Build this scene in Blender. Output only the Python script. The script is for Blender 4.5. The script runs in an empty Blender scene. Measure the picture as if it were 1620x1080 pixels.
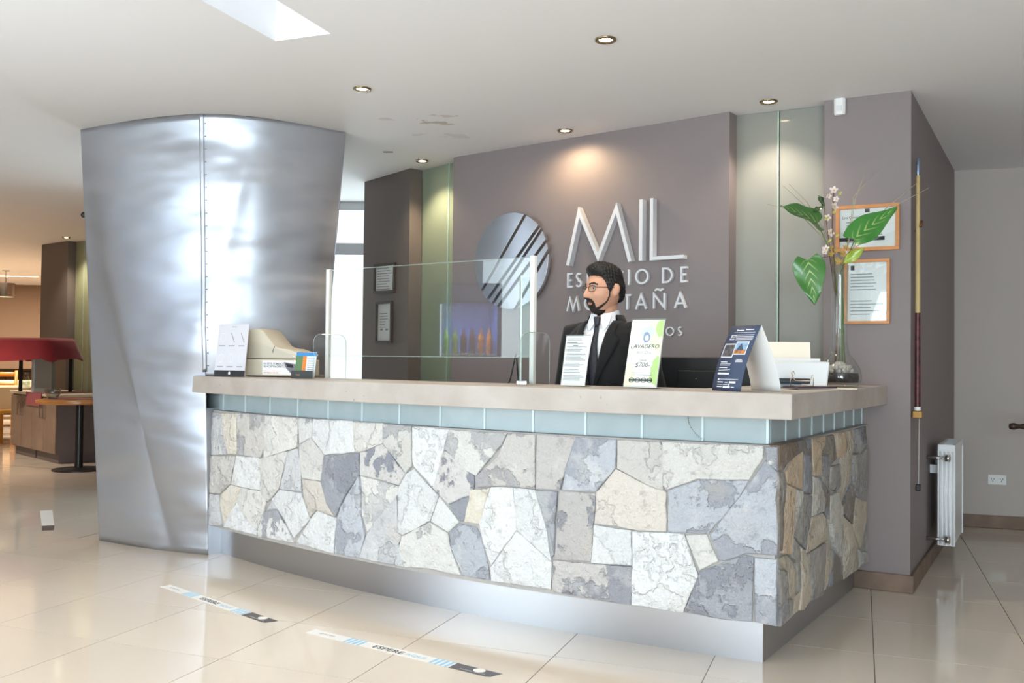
import bpy, bmesh, math, random
from math import sin, cos, pi, sqrt, atan2, radians
from mathutils import Vector, Matrix

random.seed(7)
scn = bpy.context.scene
COL = scn.collection

# ------------------------------------------------------------------ camera
cam_d = bpy.data.cameras.new('camera')
cam = bpy.data.objects.new('camera', cam_d)
COL.objects.link(cam)
cam_d.sensor_width = 36.0
cam_d.lens = 1450.0 / 1620.0 * 36.0
cam_d.clip_start, cam_d.clip_end = 0.05, 200
PITCH, ROLL = math.atan(27.5 / 1450.0), radians(0.6)
_f = Vector((0, cos(PITCH), sin(PITCH)))
_r0 = Vector((1, 0, 0))
_u0 = _r0.cross(_f)
_r = _r0 * cos(ROLL) + _u0 * sin(ROLL)
_u = -_r0 * sin(ROLL) + _u0 * cos(ROLL)
cam.matrix_world = Matrix(((_r.x, _u.x, -_f.x, 0), (_r.y, _u.y, -_f.y, 0), (_r.z, _u.z, -_f.z, 1.22), (0, 0, 0, 1)))
scn.camera = cam

# ------------------------------------------------------------------ world: white overcast sky
w = bpy.data.worlds.new('world')
scn.world = w
w.use_nodes = True
bg = w.node_tree.nodes['Background']
bg.inputs[0].default_value = (0.93, 0.97, 1.0, 1)
bg.inputs[1].default_value = 1.1

# ------------------------------------------------------------------ daylight in the window openings
def area(name, loc, size, rot, power, col, spread=pi):
    l = bpy.data.lights.new(name, 'AREA')
    l.shape = 'RECTANGLE'
    l.size, l.size_y = size
    l.energy = power
    l.color = col
    l.spread = spread
    o = bpy.data.objects.new(name, l)
    o.location = loc
    o.rotation_euler = rot
    COL.objects.link(o)
    return o

DAY = (0.78, 0.90, 1.0)
area('daylight_side', (-5.16, 1.52, 1.35), (3.1, 2.3), (radians(112), 0, radians(-90)), 130, DAY)      # lobby glazing, left wall
area('daylight_entrance', (-3.3, -4.16, 1.4), (3.0, 2.4), (radians(119), 0, 0), 165, DAY)             # entrance front behind
area('daylight_entrance_right', (0.1, -4.16, 1.4), (2.6, 2.4), (radians(119), 0, 0), 285, DAY)
area('daylight_staff', (-1.85, 8.76, 1.35), (2.3, 2.6), (radians(90), 0, radians(180)), 55, DAY)       # window behind the desk

# ------------------------------------------------------------------ view
vs = scn.view_settings
scn.display_settings.display_device = 'sRGB'
vs.view_transform = 'Standard'
vs.look = 'None'
vs.gamma = 1.0
vs.use_curve_mapping = False
vs.exposure = 0.29
scn.cycles.use_denoising = True
scn.cycles.max_bounces = 10
scn.cycles.diffuse_bounces = 5
scn.cycles.glossy_bounces = 5
scn.cycles.transmission_bounces = 8
scn.cycles.transparent_max_bounces = 12
scn.cycles.caustics_reflective = False
scn.cycles.caustics_refractive = False
scn.cycles.sample_clamp_indirect = 6.0

# ------------------------------------------------------------------ materials
def lin(c):
    return tuple(((v / 255.0) / 12.92 if v <= 10 else ((v / 255.0 + 0.055) / 1.055) ** 2.4) for v in c)

def L4(c):
    return (*lin(c), 1.0)

MATS = {}
def mat(name, col, rough=0.6, metal=0.0, spec=None, emit=None, estr=0.0, trans=0.0, ior=1.45, coat=0.0, aniso=0.0, alpha=1.0, vary=None, bump=None, sheen=0.0):
    """vary=(scale, amount): value noise; bump=(scale, strength, distance)."""
    m = bpy.data.materials.new(name)
    m.use_nodes = True
    nt = m.node_tree
    b = nt.nodes['Principled BSDF']
    b.inputs['Base Color'].default_value = L4(col)
    b.inputs['Roughness'].default_value = rough
    b.inputs['Metallic'].default_value = metal
    b.inputs['IOR'].default_value = ior
    b.inputs['Transmission Weight'].default_value = trans
    b.inputs['Coat Weight'].default_value = coat
    b.inputs['Anisotropic'].default_value = aniso
    b.inputs['Alpha'].default_value = alpha
    b.inputs['Sheen Weight'].default_value = sheen
    if spec is not None:
        b.inputs['Specular IOR Level'].default_value = spec
    if emit is not None:
        b.inputs['Emission Color'].default_value = L4(emit)
        b.inputs['Emission Strength'].default_value = estr
    tc = None
    if vary or bump:
        tc = nt.nodes.new('ShaderNodeTexCoord')
    if vary:
        n = nt.nodes.new('ShaderNodeTexNoise')
        n.inputs['Scale'].default_value = vary[0]
        n.inputs['Detail'].default_value = 5
        r = nt.nodes.new('ShaderNodeMapRange')
        r.inputs[1].default_value, r.inputs[2].default_value = 0.3, 0.7
        r.inputs[3].default_value, r.inputs[4].default_value = 1 - vary[1], 1 + vary[1]
        h = nt.nodes.new('ShaderNodeHueSaturation')
        h.inputs['Color'].default_value = L4(col)
        nt.links.new(tc.outputs['Object'], n.inputs['Vector'])
        nt.links.new(n.outputs['Fac'], r.inputs[0])
        nt.links.new(r.outputs[0], h.inputs['Value'])
        nt.links.new(h.outputs[0], b.inputs['Base Color'])
    if bump:
        n2 = nt.nodes.new('ShaderNodeTexNoise')
        n2.inputs['Scale'].default_value = bump[0]
        n2.inputs['Detail'].default_value = 6
        bp = nt.nodes.new('ShaderNodeBump')
        bp.inputs['Strength'].default_value = bump[1]
        bp.inputs['Distance'].default_value = bump[2]
        nt.links.new(tc.outputs['Object'], n2.inputs['Vector'])
        nt.links.new(n2.outputs['Fac'], bp.inputs['Height'])
        nt.links.new(bp.outputs[0], b.inputs['Normal'])
    MATS[name] = m
    return m

def emitter(name, col, strength):
    m = bpy.data.materials.new(name)
    m.use_nodes = True
    nt = m.node_tree
    for n in list(nt.nodes):
        if n.type == 'BSDF_PRINCIPLED':
            nt.nodes.remove(n)
    e = nt.nodes.new('ShaderNodeEmission')
    e.inputs[0].default_value = L4(col)
    e.inputs[1].default_value = strength
    nt.links.new(e.outputs[0], nt.nodes['Material Output'].inputs[0])
    return m

def clear_glass(name, col=(245, 252, 248), rough=0.0, refl=0.6):
    """thin architectural glass: transparent with a Fresnel reflection"""
    m = bpy.data.materials.new(name)
    m.use_nodes = True
    nt = m.node_tree
    for n in list(nt.nodes):
        if n.type == 'BSDF_PRINCIPLED':
            nt.nodes.remove(n)
    t = nt.nodes.new('ShaderNodeBsdfTransparent')
    t.inputs[0].default_value = L4(col)
    g = nt.nodes.new('ShaderNodeBsdfGlossy')
    g.inputs['Roughness'].default_value = rough
    f = nt.nodes.new('ShaderNodeFresnel')
    gg = nt.nodes.new('ShaderNodeNewGeometry')
    io = nt.nodes.new('ShaderNodeMapRange')          # same reflection from both faces of the sheet
    io.inputs[3].default_value, io.inputs[4].default_value = 1.5, 1 / 1.5
    nt.links.new(gg.outputs['Backfacing'], io.inputs[0])
    nt.links.new(io.outputs[0], f.inputs[0])
    mu = nt.nodes.new('ShaderNodeMath')
    mu.operation = 'MULTIPLY'
    mu.inputs[1].default_value = refl
    mx = nt.nodes.new('ShaderNodeMixShader')
    nt.links.new(f.outputs[0], mu.inputs[0])
    nt.links.new(mu.outputs[0], mx.inputs[0])
    nt.links.new(t.outputs[0], mx.inputs[1])
    nt.links.new(g.outputs[0], mx.inputs[2])
    nt.links.new(mx.outputs[0], nt.nodes['Material Output'].inputs[0])
    return m

# ------------------------------------------------------------------ mesh helpers
class MB:
    def __init__(s):
        s.v, s.f = [], []
    def add(s, vs, fs):
        o = len(s.v)
        s.v += [tuple(p) for p in vs]
        s.f += [tuple(i + o for i in f) for f in fs]
        return s
    def box(s, x0, x1, y0, y1, z0, z1):
        return s.add([(x0, y0, z0), (x1, y0, z0), (x1, y1, z0), (x0, y1, z0), (x0, y0, z1), (x1, y0, z1), (x1, y1, z1), (x0, y1, z1)],
                     [(3, 2, 1, 0), (4, 5, 6, 7), (0, 1, 5, 4), (1, 2, 6, 5), (2, 3, 7, 6), (3, 0, 4, 7)])
    def prism(s, poly, z0, z1):
        """poly in the XY plane, counter-clockwise, extruded along Z"""
        a = sum(poly[i][0] * poly[(i + 1) % len(poly)][1] - poly[(i + 1) % len(poly)][0] * poly[i][1] for i in range(len(poly)))
        if a < 0:
            poly = poly[::-1]
        n = len(poly)
        return s.add([(x, y, z0) for x, y in poly] + [(x, y, z1) for x, y in poly],
                     [tuple(range(n - 1, -1, -1)), tuple(range(n, 2 * n))] + [(i, (i + 1) % n, n + (i + 1) % n, n + i) for i in range(n)])
    def wallpoly(s, poly, y0, y1):
        """poly in XZ (x right, z up) extruded along Y from y0 (front) to y1 (back)"""
        a = sum(poly[i][0] * poly[(i + 1) % len(poly)][1] - poly[(i + 1) % len(poly)][0] * poly[i][1] for i in range(len(poly)))
        if a < 0:
            poly = poly[::-1]
        n = len(poly)
        return s.add([(x, y0, z) for x, z in poly] + [(x, y1, z) for x, z in poly],
                     [tuple(range(n)), tuple(range(2 * n - 1, n - 1, -1))] + [(i, n + i, n + (i + 1) % n, (i + 1) % n) for i in range(n)])
    def tube(s, pts, rad, seg=8, cap=True):
        pts = [Vector(p) for p in pts]
        rads = rad if isinstance(rad, (list, tuple)) else [rad] * len(pts)
        rings = []
        up = None
        for i, p in enumerate(pts):
            d = (pts[min(i + 1, len(pts) - 1)] - pts[max(i - 1, 0)]).normalized()
            if up is None:
                up = Vector((0, 0, 1)) if abs(d.z) < 0.9 else Vector((1, 0, 0))
            a = d.cross(up).normalized()
            up = a.cross(d).normalized()
            rings.append([p + (a * cos(2 * pi * k / seg) + up * sin(2 * pi * k / seg)) * rads[i] for k in range(seg)])
        vs = [q for r in rings for q in r]
        fs = []
        for i in range(len(rings) - 1):
            for k in range(seg):
                fs.append((i * seg + k, i * seg + (k + 1) % seg, (i + 1) * seg + (k + 1) % seg, (i + 1) * seg + k))
        if cap:
            fs.append(tuple(range(seg - 1, -1, -1)))
            fs.append(tuple(range((len(rings) - 1) * seg, len(rings) * seg)))
        return s.add(vs, fs)
    def lathe(s, prof, seg=24, centre=(0, 0)):
        """prof: list of (r, z)"""
        vs, fs = [], []
        for r, z in prof:
            for k in range(seg):
                vs.append((centre[0] + r * cos(2 * pi * k / seg), centre[1] + r * sin(2 * pi * k / seg), z))
        for i in range(len(prof) - 1):
            for k in range(seg):
                fs.append((i * seg + k, i * seg + (k + 1) % seg, (i + 1) * seg + (k + 1) % seg, (i + 1) * seg + k))
        return s.add(vs, fs)
    def loft(s, rings, cap=True):
        n = len(rings[0])
        vs = [q for r in rings for q in r]
        fs = []
        for i in range(len(rings) - 1):
            for k in range(n):
                fs.append((i * n + k, i * n + (k + 1) % n, (i + 1) * n + (k + 1) % n, (i + 1) * n + k))
        if cap:
            fs.append(tuple(range(n - 1, -1, -1)))
            fs.append(tuple(range((len(rings) - 1) * n, len(rings) * n)))
        return s.add(vs, fs)
    def grid(s, rows):
        m = len(rows[0])
        vs = [q for r in rows for q in r]
        fs = [(i * m + k, i * m + k + 1, (i + 1) * m + k + 1, (i + 1) * m + k) for i in range(len(rows) - 1) for k in range(m - 1)]
        return s.add(vs, fs)
    def ball(s, c, r, seg=12, rings=8):
        rx, ry, rz = r if isinstance(r, (list, tuple)) else (r, r, r)
        rs = []
        for i in range(rings + 1):
            t = pi * i / rings - pi / 2
            q = max(cos(t), 0.02)
            rs.append([(c[0] + rx * q * cos(2 * pi * k / seg), c[1] + ry * q * sin(2 * pi * k / seg), c[2] + rz * sin(t)) for k in range(seg)])
        return s.loft(rs)
    def xf(s, M):
        s.v = [tuple(M @ Vector(p)) for p in s.v]
        return s
    def mesh(s, name):
        me = bpy.data.meshes.new(name)
        me.from_pydata(s.v, [], s.f)
        me.update()
        return me
    def build(s, name, material, parent=None, smooth=False, bevel=0.0, auto=None, solid=0.0):
        me = s.mesh(name)
        if bevel or auto is not None or solid:
            bm = bmesh.new()
            bm.from_mesh(me)
            bmesh.ops.remove_doubles(bm, verts=bm.verts, dist=1e-6)
            if bevel:
                es = [e for e in bm.edges if e.is_manifold and e.calc_face_angle(0) > radians(30)]
                bmesh.ops.bevel(bm, geom=es, offset=bevel, segments=2, profile=0.5, affect='EDGES')
            bm.to_mesh(me)
            bm.free()
        o = bpy.data.objects.new(name, me)
        COL.objects.link(o)
        if material:
            me.materials.append(material)
        if smooth:
            for p in me.polygons:
                p.use_smooth = True
        if auto is not None:
            for p in me.polygons:
                p.use_smooth = True
            me.set_sharp_from_angle(angle=radians(auto))
        if parent:
            o.parent = parent
        return o

def Box(x0, x1, y0, y1, z0, z1):
    return MB().box(x0, x1, y0, y1, z0, z1)

def thing(name, label, cat, loc=(0, 0, 0), rotz=0.0, group=None):
    o = bpy.data.objects.new(name, None)
    o.empty_display_size = 0.1
    COL.objects.link(o)
    o.location = loc
    o.rotation_euler = (0, 0, rotz)
    o['label'] = label
    o['category'] = cat
    if group:
        o['group'] = group
    return o

def tag(o, label, cat, group=None):
    o['label'] = label
    o['category'] = cat
    if group:
        o['group'] = group
    return o

def struct(o):
    o['kind'] = 'structure'
    return o

_tcache = {}
def text(parent, s, size, x, y, z, material, align='LEFT', name='lettering', rot=None, shear=0.0, bold=0.0, depth=0.0):
    """flat lettering in the XZ plane facing -Y, anchored at (x, y, z)"""
    key = (s, align, shear, bold, depth)
    if key not in _tcache:
        c = bpy.data.curves.new('t', 'FONT')
        c.body = s
        c.size = 1.0
        c.align_x = align
        c.shear = shear
        c.offset = bold
        c.resolution_u = 3
        c.extrude = depth
        t = bpy.data.objects.new('t', c)
        COL.objects.link(t)
        dg = bpy.context.evaluated_depsgraph_get()
        me = bpy.data.meshes.new_from_object(t.evaluated_get(dg))
        bpy.data.objects.remove(t)
        bpy.data.curves.remove(c)
        me.materials.clear()
        _tcache[key] = me
    me = _tcache[key].copy()
    me.name = name
    M = Matrix.Translation((x, y, z)) @ (rot or Matrix.Identity(4)) @ Matrix.Rotation(pi / 2, 4, 'X') @ Matrix.Scale(size, 4)
    me.transform(M)
    me.materials.append(material)
    o = bpy.data.objects.new(name, me)
    COL.objects.link(o)
    o.parent = parent
    return o

H = 2.68                       # ceiling height
def frame_angle(e):
    return atan2(e[1], e[0])

# ================================================================== materials used by the room
M = {}
M['wallgrey'] = mat('wall_paint_taupe_grey', (136, 125, 124), 0.55, vary=(1.2, 0.04), bump=(55, 0.12, 0.004))
M['walldark'] = mat('wall_paint_dark_taupe', (110, 100, 94), 0.6, vary=(1.2, 0.04), bump=(55, 0.1, 0.004))
M['wallside'] = mat('wall_paint_beige_grey', (190, 181, 174), 0.65, vary=(0.8, 0.03), bump=(70, 0.05, 0.002))
M['wallwhite'] = mat('wall_paint_white', (222, 218, 212), 0.7)
M['dining'] = mat('wall_paint_brown', (134, 112, 94), 0.7)
M['wood_base'] = mat('skirting_wood', (118, 96, 80), 0.45, vary=(6, 0.35))
M['alu'] = mat('window_aluminium', (190, 192, 194), 0.35, 0.6)
M['windowglass'] = clear_glass('window_glass', (250, 253, 252), 0.0, 0.7)
M['black'] = mat('black_plastic', (24, 24, 26), 0.4)
M['white'] = mat('white_plastic', (236, 236, 234), 0.4)
M['paper'] = mat('white_paper', (240, 240, 238), 0.7)
M['ink'] = mat('black_ink', (35, 36, 40), 0.6)
M['greyink'] = mat('grey_ink', (150, 150, 158), 0.6)
M['chrome'] = mat('chrome', (205, 205, 205), 0.12, 1.0)
M['wood_orange'] = mat('pine_frame_wood', (205, 140, 84), 0.4, vary=(14, 0.12))
M['red_cloth'] = mat('wine_red_cloth', (128, 22, 34), 0.85, vary=(4, 0.15), sheen=0.2)

def tile_material(name, lines):
    m = mat(name, (215, 203, 188), 0.09, spec=0.55)
    nt = m.node_tree
    b = nt.nodes['Principled BSDF']
    tc = nt.nodes.new('ShaderNodeTexCoord')
    n = nt.nodes.new('ShaderNodeTexNoise')
    n.inputs['Scale'].default_value = 0.9
    n.inputs['Detail'].default_value = 4
    g = nt.nodes.new('ShaderNodeNewGeometry')
    nt.links.new(g.outputs['Position'], n.inputs['Vector'])
    oi = nt.nodes.new('ShaderNodeObjectInfo')
    mr = nt.nodes.new('ShaderNodeMapRange')
    mr.inputs[3].default_value, mr.inputs[4].default_value = 0.97, 1.03
    nt.links.new(oi.outputs['Random'], mr.inputs[0])
    mr2 = nt.nodes.new('ShaderNodeMapRange')
    mr2.inputs[1].default_value, mr2.inputs[2].default_value = 0.3, 0.7
    mr2.inputs[3].default_value, mr2.inputs[4].default_value = 0.97, 1.03
    nt.links.new(n.outputs['Fac'], mr2.inputs[0])
    mu = nt.nodes.new('ShaderNodeMath')
    mu.operation = 'MULTIPLY'
    nt.links.new(mr.outputs[0], mu.inputs[0])
    nt.links.new(mr2.outputs[0], mu.inputs[1])
    h = nt.nodes.new('ShaderNodeHueSaturation')
    h.inputs['Color'].default_value = L4((215, 203, 188))
    nt.links.new(mu.outputs[0], h.inputs['Value'])
    out = h.outputs[0]
    if lines:
        mp = nt.nodes.new('ShaderNodeMapping')
        mp.vector_type = 'TEXTURE'
        mp.inputs['Rotation'].default_value = (0, 0, -TANG)
        mp.inputs['Location'].default_value = (TN[0] * T0u + TA[0] * T0v, TN[1] * T0u + TA[1] * T0v, 0)
        nt.links.new(g.outputs['Position'], mp.inputs['Vector'])
        br = nt.nodes.new('ShaderNodeTexBrick')
        br.offset = 0.0
        br.inputs['Color1'].default_value = (1, 1, 1, 1)
        br.inputs['Color2'].default_value = (1, 1, 1, 1)
        br.inputs['Mortar'].default_value = (0, 0, 0, 1)
        br.inputs['Scale'].default_value = 1.0
        br.inputs['Mortar Size'].default_value = 0.004
        br.inputs['Brick Width'].default_value = TU
        br.inputs['Row Height'].default_value = TV
        nt.links.new(mp.outputs[0], br.inputs['Vector'])
        mx = nt.nodes.new('ShaderNodeMixRGB')
        mx.inputs[1].default_value = L4((104, 92, 82))
        nt.links.new(br.outputs['Color'], mx.inputs[0])
        nt.links.new(out, mx.inputs[2])
        out = mx.outputs[0]
    nt.links.new(out, b.inputs['Base Color'])
    return m

# ================================================================== floor
TANG = radians(20.8)                       # the tiling is turned against the camera's view
TA = (sin(TANG), cos(TANG))                # away from the camera
TN = (cos(TANG), -sin(TANG))               # across
TU, TV = 0.6155, 0.548
T0u, T0v = -3.02, 3.06
M['tile'] = tile_material('polished_cream_tile', False)
M['floorbase'] = tile_material('polished_cream_tiled_floor', True)
floor = struct(Box(-17, 9, -5, 21, -0.1, -0.0025).build('floor', M['floorbase']))
tile_me = MB().prism([(0.0019, 0.0019), (TU - 0.0019, 0.0019), (TU - 0.0019, TV - 0.0019), (0.0019, TV - 0.0019)], -0.02, 0.0).mesh('tile')
tile_me.materials.append(M['tile'])
ntile = 0
for i in range(-14, 16):
    for j in range(-4, 20):
        u, v = T0u + (i + 5) * TU, T0v + j * TV
        cx, cy = TN[0] * (u + TU / 2) + TA[0] * (v + TV / 2), TN[1] * (u + TU / 2) + TA[1] * (v + TV / 2)
        if not (2.75 < cy < 9.6 and -0.60 * cy - 0.25 < cx < 0.60 * cy + 0.25):
            continue
        if cy > 6.2 and -3.0 < cx < 3.2:
            continue                       # behind the desk and the walls
        o = bpy.data.objects.new('tile', tile_me)
        COL.objects.link(o)
        o.parent = floor
        o.location = (TN[0] * u + TA[0] * v, TN[1] * u + TA[1] * v, 0)
        o.rotation_euler = (0, 0, -TANG)
        ntile += 1

# ================================================================== ceiling with the skylight slot
def ceiling_material():
    m = mat('ceiling_white_paint', (239, 239, 241), 0.8)
    nt = m.node_tree
    b = nt.nodes['Principled BSDF']
    g = nt.nodes.new('ShaderNodeNewGeometry')
    nz = nt.nodes.new('ShaderNodeTexNoise')
    nz.inputs['Scale'].default_value = 13
    nz.inputs['Detail'].default_value = 6
    nt.links.new(g.outputs['Position'], nz.inputs['Vector'])
    last = None
    # water-stained, flaking spots: (x, y, rx, ry, turn, strength)
    for (x, y, rx, ry, k) in [(-0.50, 5.66, 0.17, 0.075, 1.0), (-0.42, 5.50, 0.14, 0.05, 0.55), (-0.78, 5.60, 0.13, 0.05, 0.5), (-0.40, 6.0, 0.16, 0.07, 0.35), (-0.62, 5.98, 0.14, 0.06, 0.35)]:
        mp = nt.nodes.new('ShaderNodeMapping')
        mp.vector_type = 'TEXTURE'
        mp.inputs['Location'].default_value = (x, y, H)
        mp.inputs['Rotation'].default_value = (0, 0, radians(12))
        mp.inputs['Scale'].default_value = (rx, ry, 1)
        nt.links.new(g.outputs['Position'], mp.inputs['Vector'])
        ln = nt.nodes.new('ShaderNodeVectorMath')
        ln.operation = 'LENGTH'
        nt.links.new(mp.outputs[0], ln.inputs[0])
        a = nt.nodes.new('ShaderNodeMath')
        a.operation = 'MULTIPLY_ADD'
        a.inputs[1].default_value = 3.6
        nt.links.new(nz.outputs['Fac'], a.inputs[0])
        nt.links.new(ln.outputs['Value'], a.inputs[2])
        r = nt.nodes.new('ShaderNodeMapRange')
        r.inputs[1].default_value, r.inputs[2].default_value = 2.25, 2.35
        r.inputs[3].default_value, r.inputs[4].default_value = k, 0.0
        nt.links.new(a.outputs[0], r.inputs[0])
        if last is None:
            last = r.outputs[0]
        else:
            mxx = nt.nodes.new('ShaderNodeMath')
            mxx.operation = 'MAXIMUM'
            nt.links.new(last, mxx.inputs[0])
            nt.links.new(r.outputs[0], mxx.inputs[1])
            last = mxx.outputs[0]
    mx = nt.nodes.new('ShaderNodeMixRGB')
    mx.inputs[1].default_value = L4((239, 239, 241))
    mx.inputs[2].default_value = L4((204, 196, 188))
    nt.links.new(last, mx.inputs[0])
    nt.links.new(mx.outputs[0], b.inputs['Base Color'])
    return m

M['ceiling'] = ceiling_material()
def tl(u, v):
    return (TN[0] * u + TA[0] * v, TN[1] * u + TA[1] * v)
SK = [tl(-2.536, 1.95), tl(-2.241, 1.95), tl(-2.241, 3.55), tl(-2.536, 3.55)]
from mathutils.geometry import tessellate_polygon
outer = [(-16.2, -4.2), (8.2, -4.2), (8.2, 8.7), (-3.0, 8.7), (-4.1, 10.9), (-5.7, 12.5), (-8.3, 20.2), (-16.2, 20.2)]
pts = outer + SK
tris = tessellate_polygon([[Vector((*p, 0)) for p in outer], [Vector((*p, 0)) for p in SK]])
mb = MB()
mb.add([(*p, H) for p in pts], [t for t in tris])
mb.add([(*p, H + 0.12) for p in pts], [t for t in tris])
n = len(outer)
mb.add([(*p, H) for p in SK] + [(*p, H + 0.12) for p in SK], [(k, (k + 1) % 4, 4 + (k + 1) % 4, 4 + k) for k in range(4)])
ceiling = struct(mb.build('ceiling', M['ceiling']))
# skylight shaft above the slot and its glass
mb = MB()
for k in range(4):
    a, b_ = SK[k], SK[(k + 1) % 4]
    d = Vector((b_[0] - a[0], b_[1] - a[1], 0)).normalized()
    o_ = Vector((d.y, -d.x, 0)) * 0.02
    mb.add([(a[0], a[1], H + 0.12), (b_[0], b_[1], H + 0.12), (b_[0], b_[1], H + 0.5), (a[0], a[1], H + 0.5),
            (a[0] + o_.x, a[1] + o_.y, H + 0.12), (b_[0] + o_.x, b_[1] + o_.y, H + 0.12), (b_[0] + o_.x, b_[1] + o_.y, H + 0.5), (a[0] + o_.x, a[1] + o_.y, H + 0.5)],
           [(0, 1, 2, 3), (7, 6, 5, 4), (3, 2, 6, 7)])
sky_shaft = struct(mb.build('window_1', M['ceiling']))
MB().prism(SK, H + 0.50, H + 0.51).build('pane', M['windowglass'], sky_shaft)
cx, cy = tl(-2.388, 2.75)
area('daylight_skylight', (cx, cy, H + 0.49), (0.28, 1.55), (0, 0, -TANG), 1.4, DAY)

# ================================================================== walls behind the desk
def P2(*a):
    return Vector(a)
M0, M1 = P2(-0.438, 6.64), P2(1.26, 5.342)
eM = (M1 - M0).normalized()
bM = P2(-eM.y, eM.x)                       # into the wall
L0, L1 = P2(-1.243, 7.611), P2(-0.799, 7.041)
eL = (L1 - L0).normalized()
bL = P2(-eL.y, eL.x)
C0, C1 = P2(1.732, 5.098), P2(2.125, 4.885)
eC = (C1 - C0).normalized()
bC = P2(-eC.y, eC.x)
D1 = P2(3.34, 6.92)
eS = (D1 - C1).normalized()                # side face of the right block
nS = P2(eS.y, -eS.x)                       # out of it, to the right
eF = P2(0.957, -0.291).normalized()

def wall(name, poly, material, z0=0.0, z1=H):
    return struct(MB().prism([tuple(p) for p in poly], z0, z1).build(name, material))

wall('wall_logo', [M0, M1, M1 + bM * 0.12, M0 + bM * 0.12], M['wallgrey'])
wall('wall_staff', [L0, L1, L1 + bL * 0.11, L0 + bL * 0.11], M['walldark'])
wall('wall_block', [C0, C1, D1, D1 + P2(-0.9, 0.5), C0 + bC * 0.4], M['wallgrey'])
wall('wall_back', [L0 + bL * 0.24, M0 + bM * 0.24, M1 + bM * 0.24, C0 + bC * 0.24 + eC * 0.05, C0 + bC * 0.3 + eC * 0.05, M1 + bM * 0.34, M0 + bM * 0.34, L0 + bL * 0.34], M['wallwhite'])
FR = D1 + eF * 5.4
wall('wall_far_right', [D1, FR, FR + P2(0.05, 0.2), D1 + P2(0.05, 0.2)], M['wallside'])

# frosted glass strips between the wall panels
def frosted(name, col, tr):
    m = mat(name, col, 0.32, trans=tr, ior=1.25, spec=0.6, coat=0.35)
    return m
M['frost_pale'] = frosted('frosted_pale_glass', (206, 206, 196), 0.55)
M['frost'] = frosted('frosted_green_glass', (200, 214, 186), 0.55)
M['glassedge'] = mat('green_glass_edge', (176, 200, 184), 0.2, spec=0.7)
def glass_strip(name, A, B, cuts, label):
    e = (B - A).normalized()
    ln = (B - A).length
    root = thing(name, label, 'glass panel', (A.x, A.y, 0), frame_angle(e))
    xs = [0.0] + cuts + [ln]
    for a, b in zip(xs, xs[1:]):
        Box(a + 0.002, b - 0.012, 0, 0.010, 0.002, H - 0.002).build('pane', M['frost'], root)
        Box(b - 0.012, b - 0.004, -0.002, 0.040, 0.002, H - 0.002).build('pane_edge', M['glassedge'], root)
    return root
ga, gb = L1 + bL * 0.112 + eL * 0.004, M0 + bM * 0.10 + eM * 0.06
glass_strip('frosted_glass_strip', ga, gb, [(gb - ga).length * 0.60], 'tall green frosted glass strip left of the logo wall')
ga, gb = M1 + bM * 0.10 - eM * 0.01, C0 + bC * 0.10 + eC * 0.03
root = glass_strip('frosted_glass_strip', ga, gb, [(gb - ga).length * 0.47], 'pale frosted glass strip between the logo wall and the vase corner')

for c in root.children:
    if c.name.startswith('pane') and 'edge' not in c.name:
        c.data.materials[0] = M['frost_pale']

# window behind the desk, past the steel column
win = struct(thing('window_2', 'x', 'x', (-3.0, 8.62, 0)))
del win['label'], win['category']
for (x0, x1, z0, z1) in [(0, 2.3, 2.60, 2.68), (0, 2.3, 2.18, 2.29), (0, 2.3, 0, 0.08), (0, 0.05, 0, 2.68), (2.25, 2.3, 0, 2.68), (0.72, 0.78, 0, 2.68)]:
    Box(x0, x1, -0.03, 0.03, z0, z1).build('window_frame', M['alu'], win)
Box(0.03, 2.27, 0.0, 0.008, 0.05, 2.62).build('pane', M['windowglass'], win)
wall('wall_window_side', [P2(-0.72, 8.62), P2(-0.72, 7.9), L0 + bL * 0.34 + P2(0.05, 0.1), P2(-0.55, 8.62)], M['wallwhite'])

# skirting boards
def board(name, A, B, h, t, m, side=-1):
    e = (B - A).normalized()
    q = P2(e.y, -e.x) * t
    return struct(MB().prism([tuple(A), tuple(B), tuple(B + q), tuple(A + q)], 0, h).build(name, m, bevel=0.004))
board('baseboard_block_front', C0 + eC * 0.16, C1 + eC * 0.018, 0.095, 0.018, M['wood_base'])
board('baseboard_block_side', C1 - eS * 0.0, D1, 0.095, 0.018, M['wood_base'])
board('baseboard_far_right', D1 + eF * 0.02, FR, 0.095, 0.018, M['wood_base'])

# ------------------------------------------------ rest of the shell (beside and behind the camera)
def wall_with_window(name, wname, x0, x1, openings, z0, z1, loc, rotz, material):
    """wall in local XZ, thickness +Y outwards; openings list of (a, b)"""
    mb = MB()
    cur = x0
    for a, b in openings:
        mb.box(cur, a, 0, 0.2, 0, H)
        mb.box(a, b, 0, 0.2, 0, z0)
        mb.box(a, b, 0, 0.2, z1, H)
        cur = b
    mb.box(cur, x1, 0, 0.2, 0, H)
    wobj = struct(mb.build(name, material))
    wobj.location, wobj.rotation_euler = loc, (0, 0, rotz)
    for a, b in openings:
        wn = thing(wname, 'x', 'x', loc, rotz)
        del wn['label'], wn['category']
        struct(wn)
        k = max(2, int(round((b - a) / 1.1)))
        for i in range(k + 1):
            x = a + (b - a) * i / k
            Box(x - 0.03, x + 0.03, 0.06, 0.12, z0, z1).build('window_frame', M['alu'], wn)
        Box(a, b, 0.06, 0.12, z1 - 0.06, z1).build('window_frame', M['alu'], wn)
        Box(a, b, 0.06, 0.12, z0, z0 + 0.06).build('window_frame', M['alu'], wn)
        Box(a, b, 0.085, 0.093, z0, z1).build('pane', M['windowglass'], wn)
wall_with_window('wall_left', 'window_3', -3.2, 8.4, [(0.8, 3.85)], 0.25, 2.45, (-5.0, -0.8, 0), radians(90), M['wallside'])
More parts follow.
